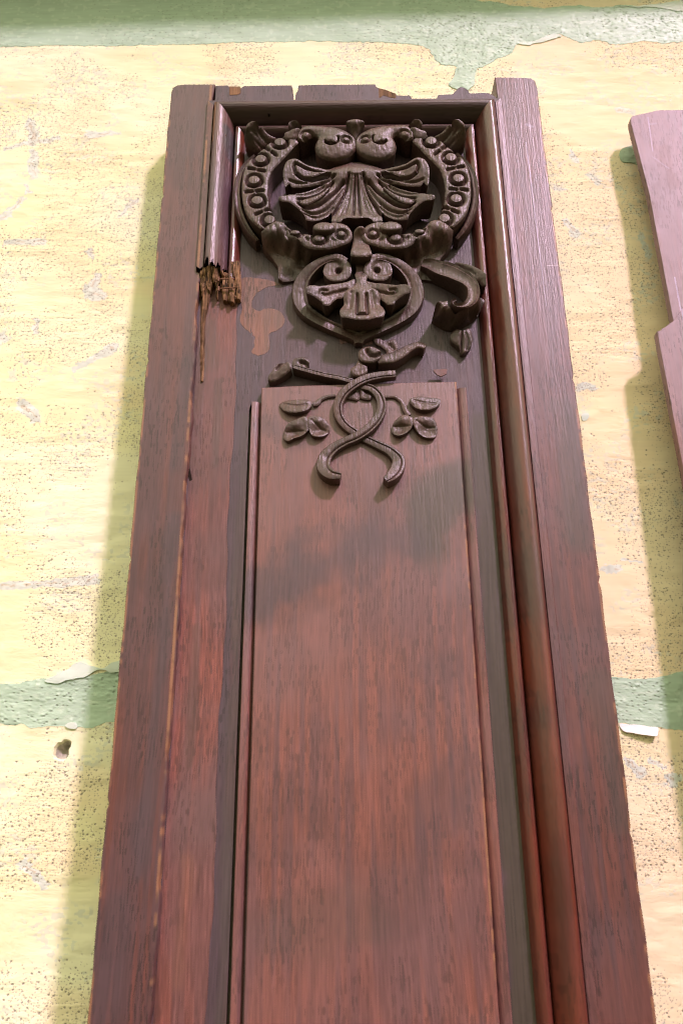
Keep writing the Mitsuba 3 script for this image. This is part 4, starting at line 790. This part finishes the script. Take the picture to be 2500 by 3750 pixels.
for (sp_, pod, l1, l2, sd) in (
        ([(-23.7,60.1,11,1.6),(-31.4,59.0,11,1.8),(-38.2,55.7,11,2),(-42.2,51.3,11.5,2.6),(-45.5,50.3,12,2.4)], [(-77.7,51.7,10),(-71.9,54.2,11),(-61.7,55.1,12),(-47.5,52.0,13),(-46.8,49.0,13),(-49.4,43.2,15),(-57.3,39.7,16),(-66.7,39.8,15),(-74.2,43.6,13)], [(-73.0,19.8,11),(-70.9,26.6,13),(-62.6,32.2,14),(-51.7,34.9,15),(-49.8,27.2,15),(-50.6,19.6,15),(-55.8,15.2,15),(-63.0,12.7,15),(-68.9,10.1,14),(-73.1,13.9,12)], [(-49.3,34.5,15),(-40.1,36.2,14),(-32.1,31.2,13),(-29.2,24.0,12),(-30.6,19.4,12),(-38.7,14.2,15),(-45.3,15.1,15),(-49.3,22.5,15)], 95),
        ([(24.6,58.1,11,1.6),(34.0,58.0,11,1.8),(40.3,52.2,11,2),(43.6,42.9,11.5,2.4),(46.7,37.4,12,2.4)], [(47.8,53.2,14),(55.4,56.4,13),(67.6,55.9,12),(77.7,53.7,12),(76.5,48.5,13),(67.8,41.5,16),(59.1,40.7,16),(51.4,45.1,15)], [(30.0,25.1,11),(35.1,33.2,13),(43.8,36.8,14),(48.9,33.3,15),(49.1,24.4,15),(43.0,17.2,15),(35.0,14.4,15),(30.1,18.8,12)], [(50.2,32.1,15),(59.7,35.2,14),(69.0,33.2,13),(73.4,23.0,12),(69.6,12.9,13),(60.3,13.1,14),(52.6,20.0,15)], 99)):
    br = put(panel, 'leaf_branch', ribbon(sp_, ((-1, -0.8), (-0.4, 0), (0.4, 0), (1, -0.8)), base=7, sp=1.4, seed=sd), 'm_carved', 42)
    for k, o in enumerate((pod, l1, l2)):
        cu, cv = np.mean([p[0] for p in o]), np.mean([p[1] for p in o])
        vein = [(o[0][0] * 0.75 + cu * 0.25, o[0][1] * 0.75 + cv * 0.25), (cu, cv), (o[len(o) // 2][0] * 0.7 + cu * 0.3, o[len(o) // 2][1] * 0.7 + cv * 0.3)]
        carve(br, 'leaf', out=o, grooves=[(vein, 0.8, 1.1)], ctrl=[(cu, cv - 2.5, 10.4 if k else 14.5), (cu, cv + 4.5, 14.8 if k else 13.0)], edge=1.3, sp=1.1, base=7, seed=sd + k, rough=0.6)

# ---------------------------------------------------------------- the second board at the right edge of the picture
plank = thing('notched_board', 'purplish brown notched board cut off by the right edge of the photo', 'board')
def yslab(poly, y0, y1, bevel=0.8):
    m = slab(poly, 0, (y1 - y0) * 1000, bevel)
    m.vertices[:, 1] += y1 - 0.010
    return m
put(plank, 'board', yslab([(330.3, -520), (560, -520), (560, 455), (362, 455)] + [p[:2] for p in [(332.4,447.1,-21),(328.4,445.7,-21),(326.2,441.8,-21),(325.6,434.7,-21),(326.4,418.7,-21)]] + [(331.9, 330), (332.6, 163)], 0.031, 0.040, 0.5), 'm_plank', 25)
put(plank, 'batten', yslab([(318.5, -520), (345, -520), (345, 178)] + [p[:2] for p in [(332.8,161.7,-19),(330.4,159.7,-19),(328.0,158.3,-19),(321.7,153.0,-19),(319.1,152.1,-19),(316.2,149.3,-19),(313.1,148.5,-19)]] + [p[:2] for p in [(312.9,133.1,-19),(313.9,68.0,-19),(314.9,-7.3,-19)]], 0.029, 0.038, 0.4), 'm_plank', 25)
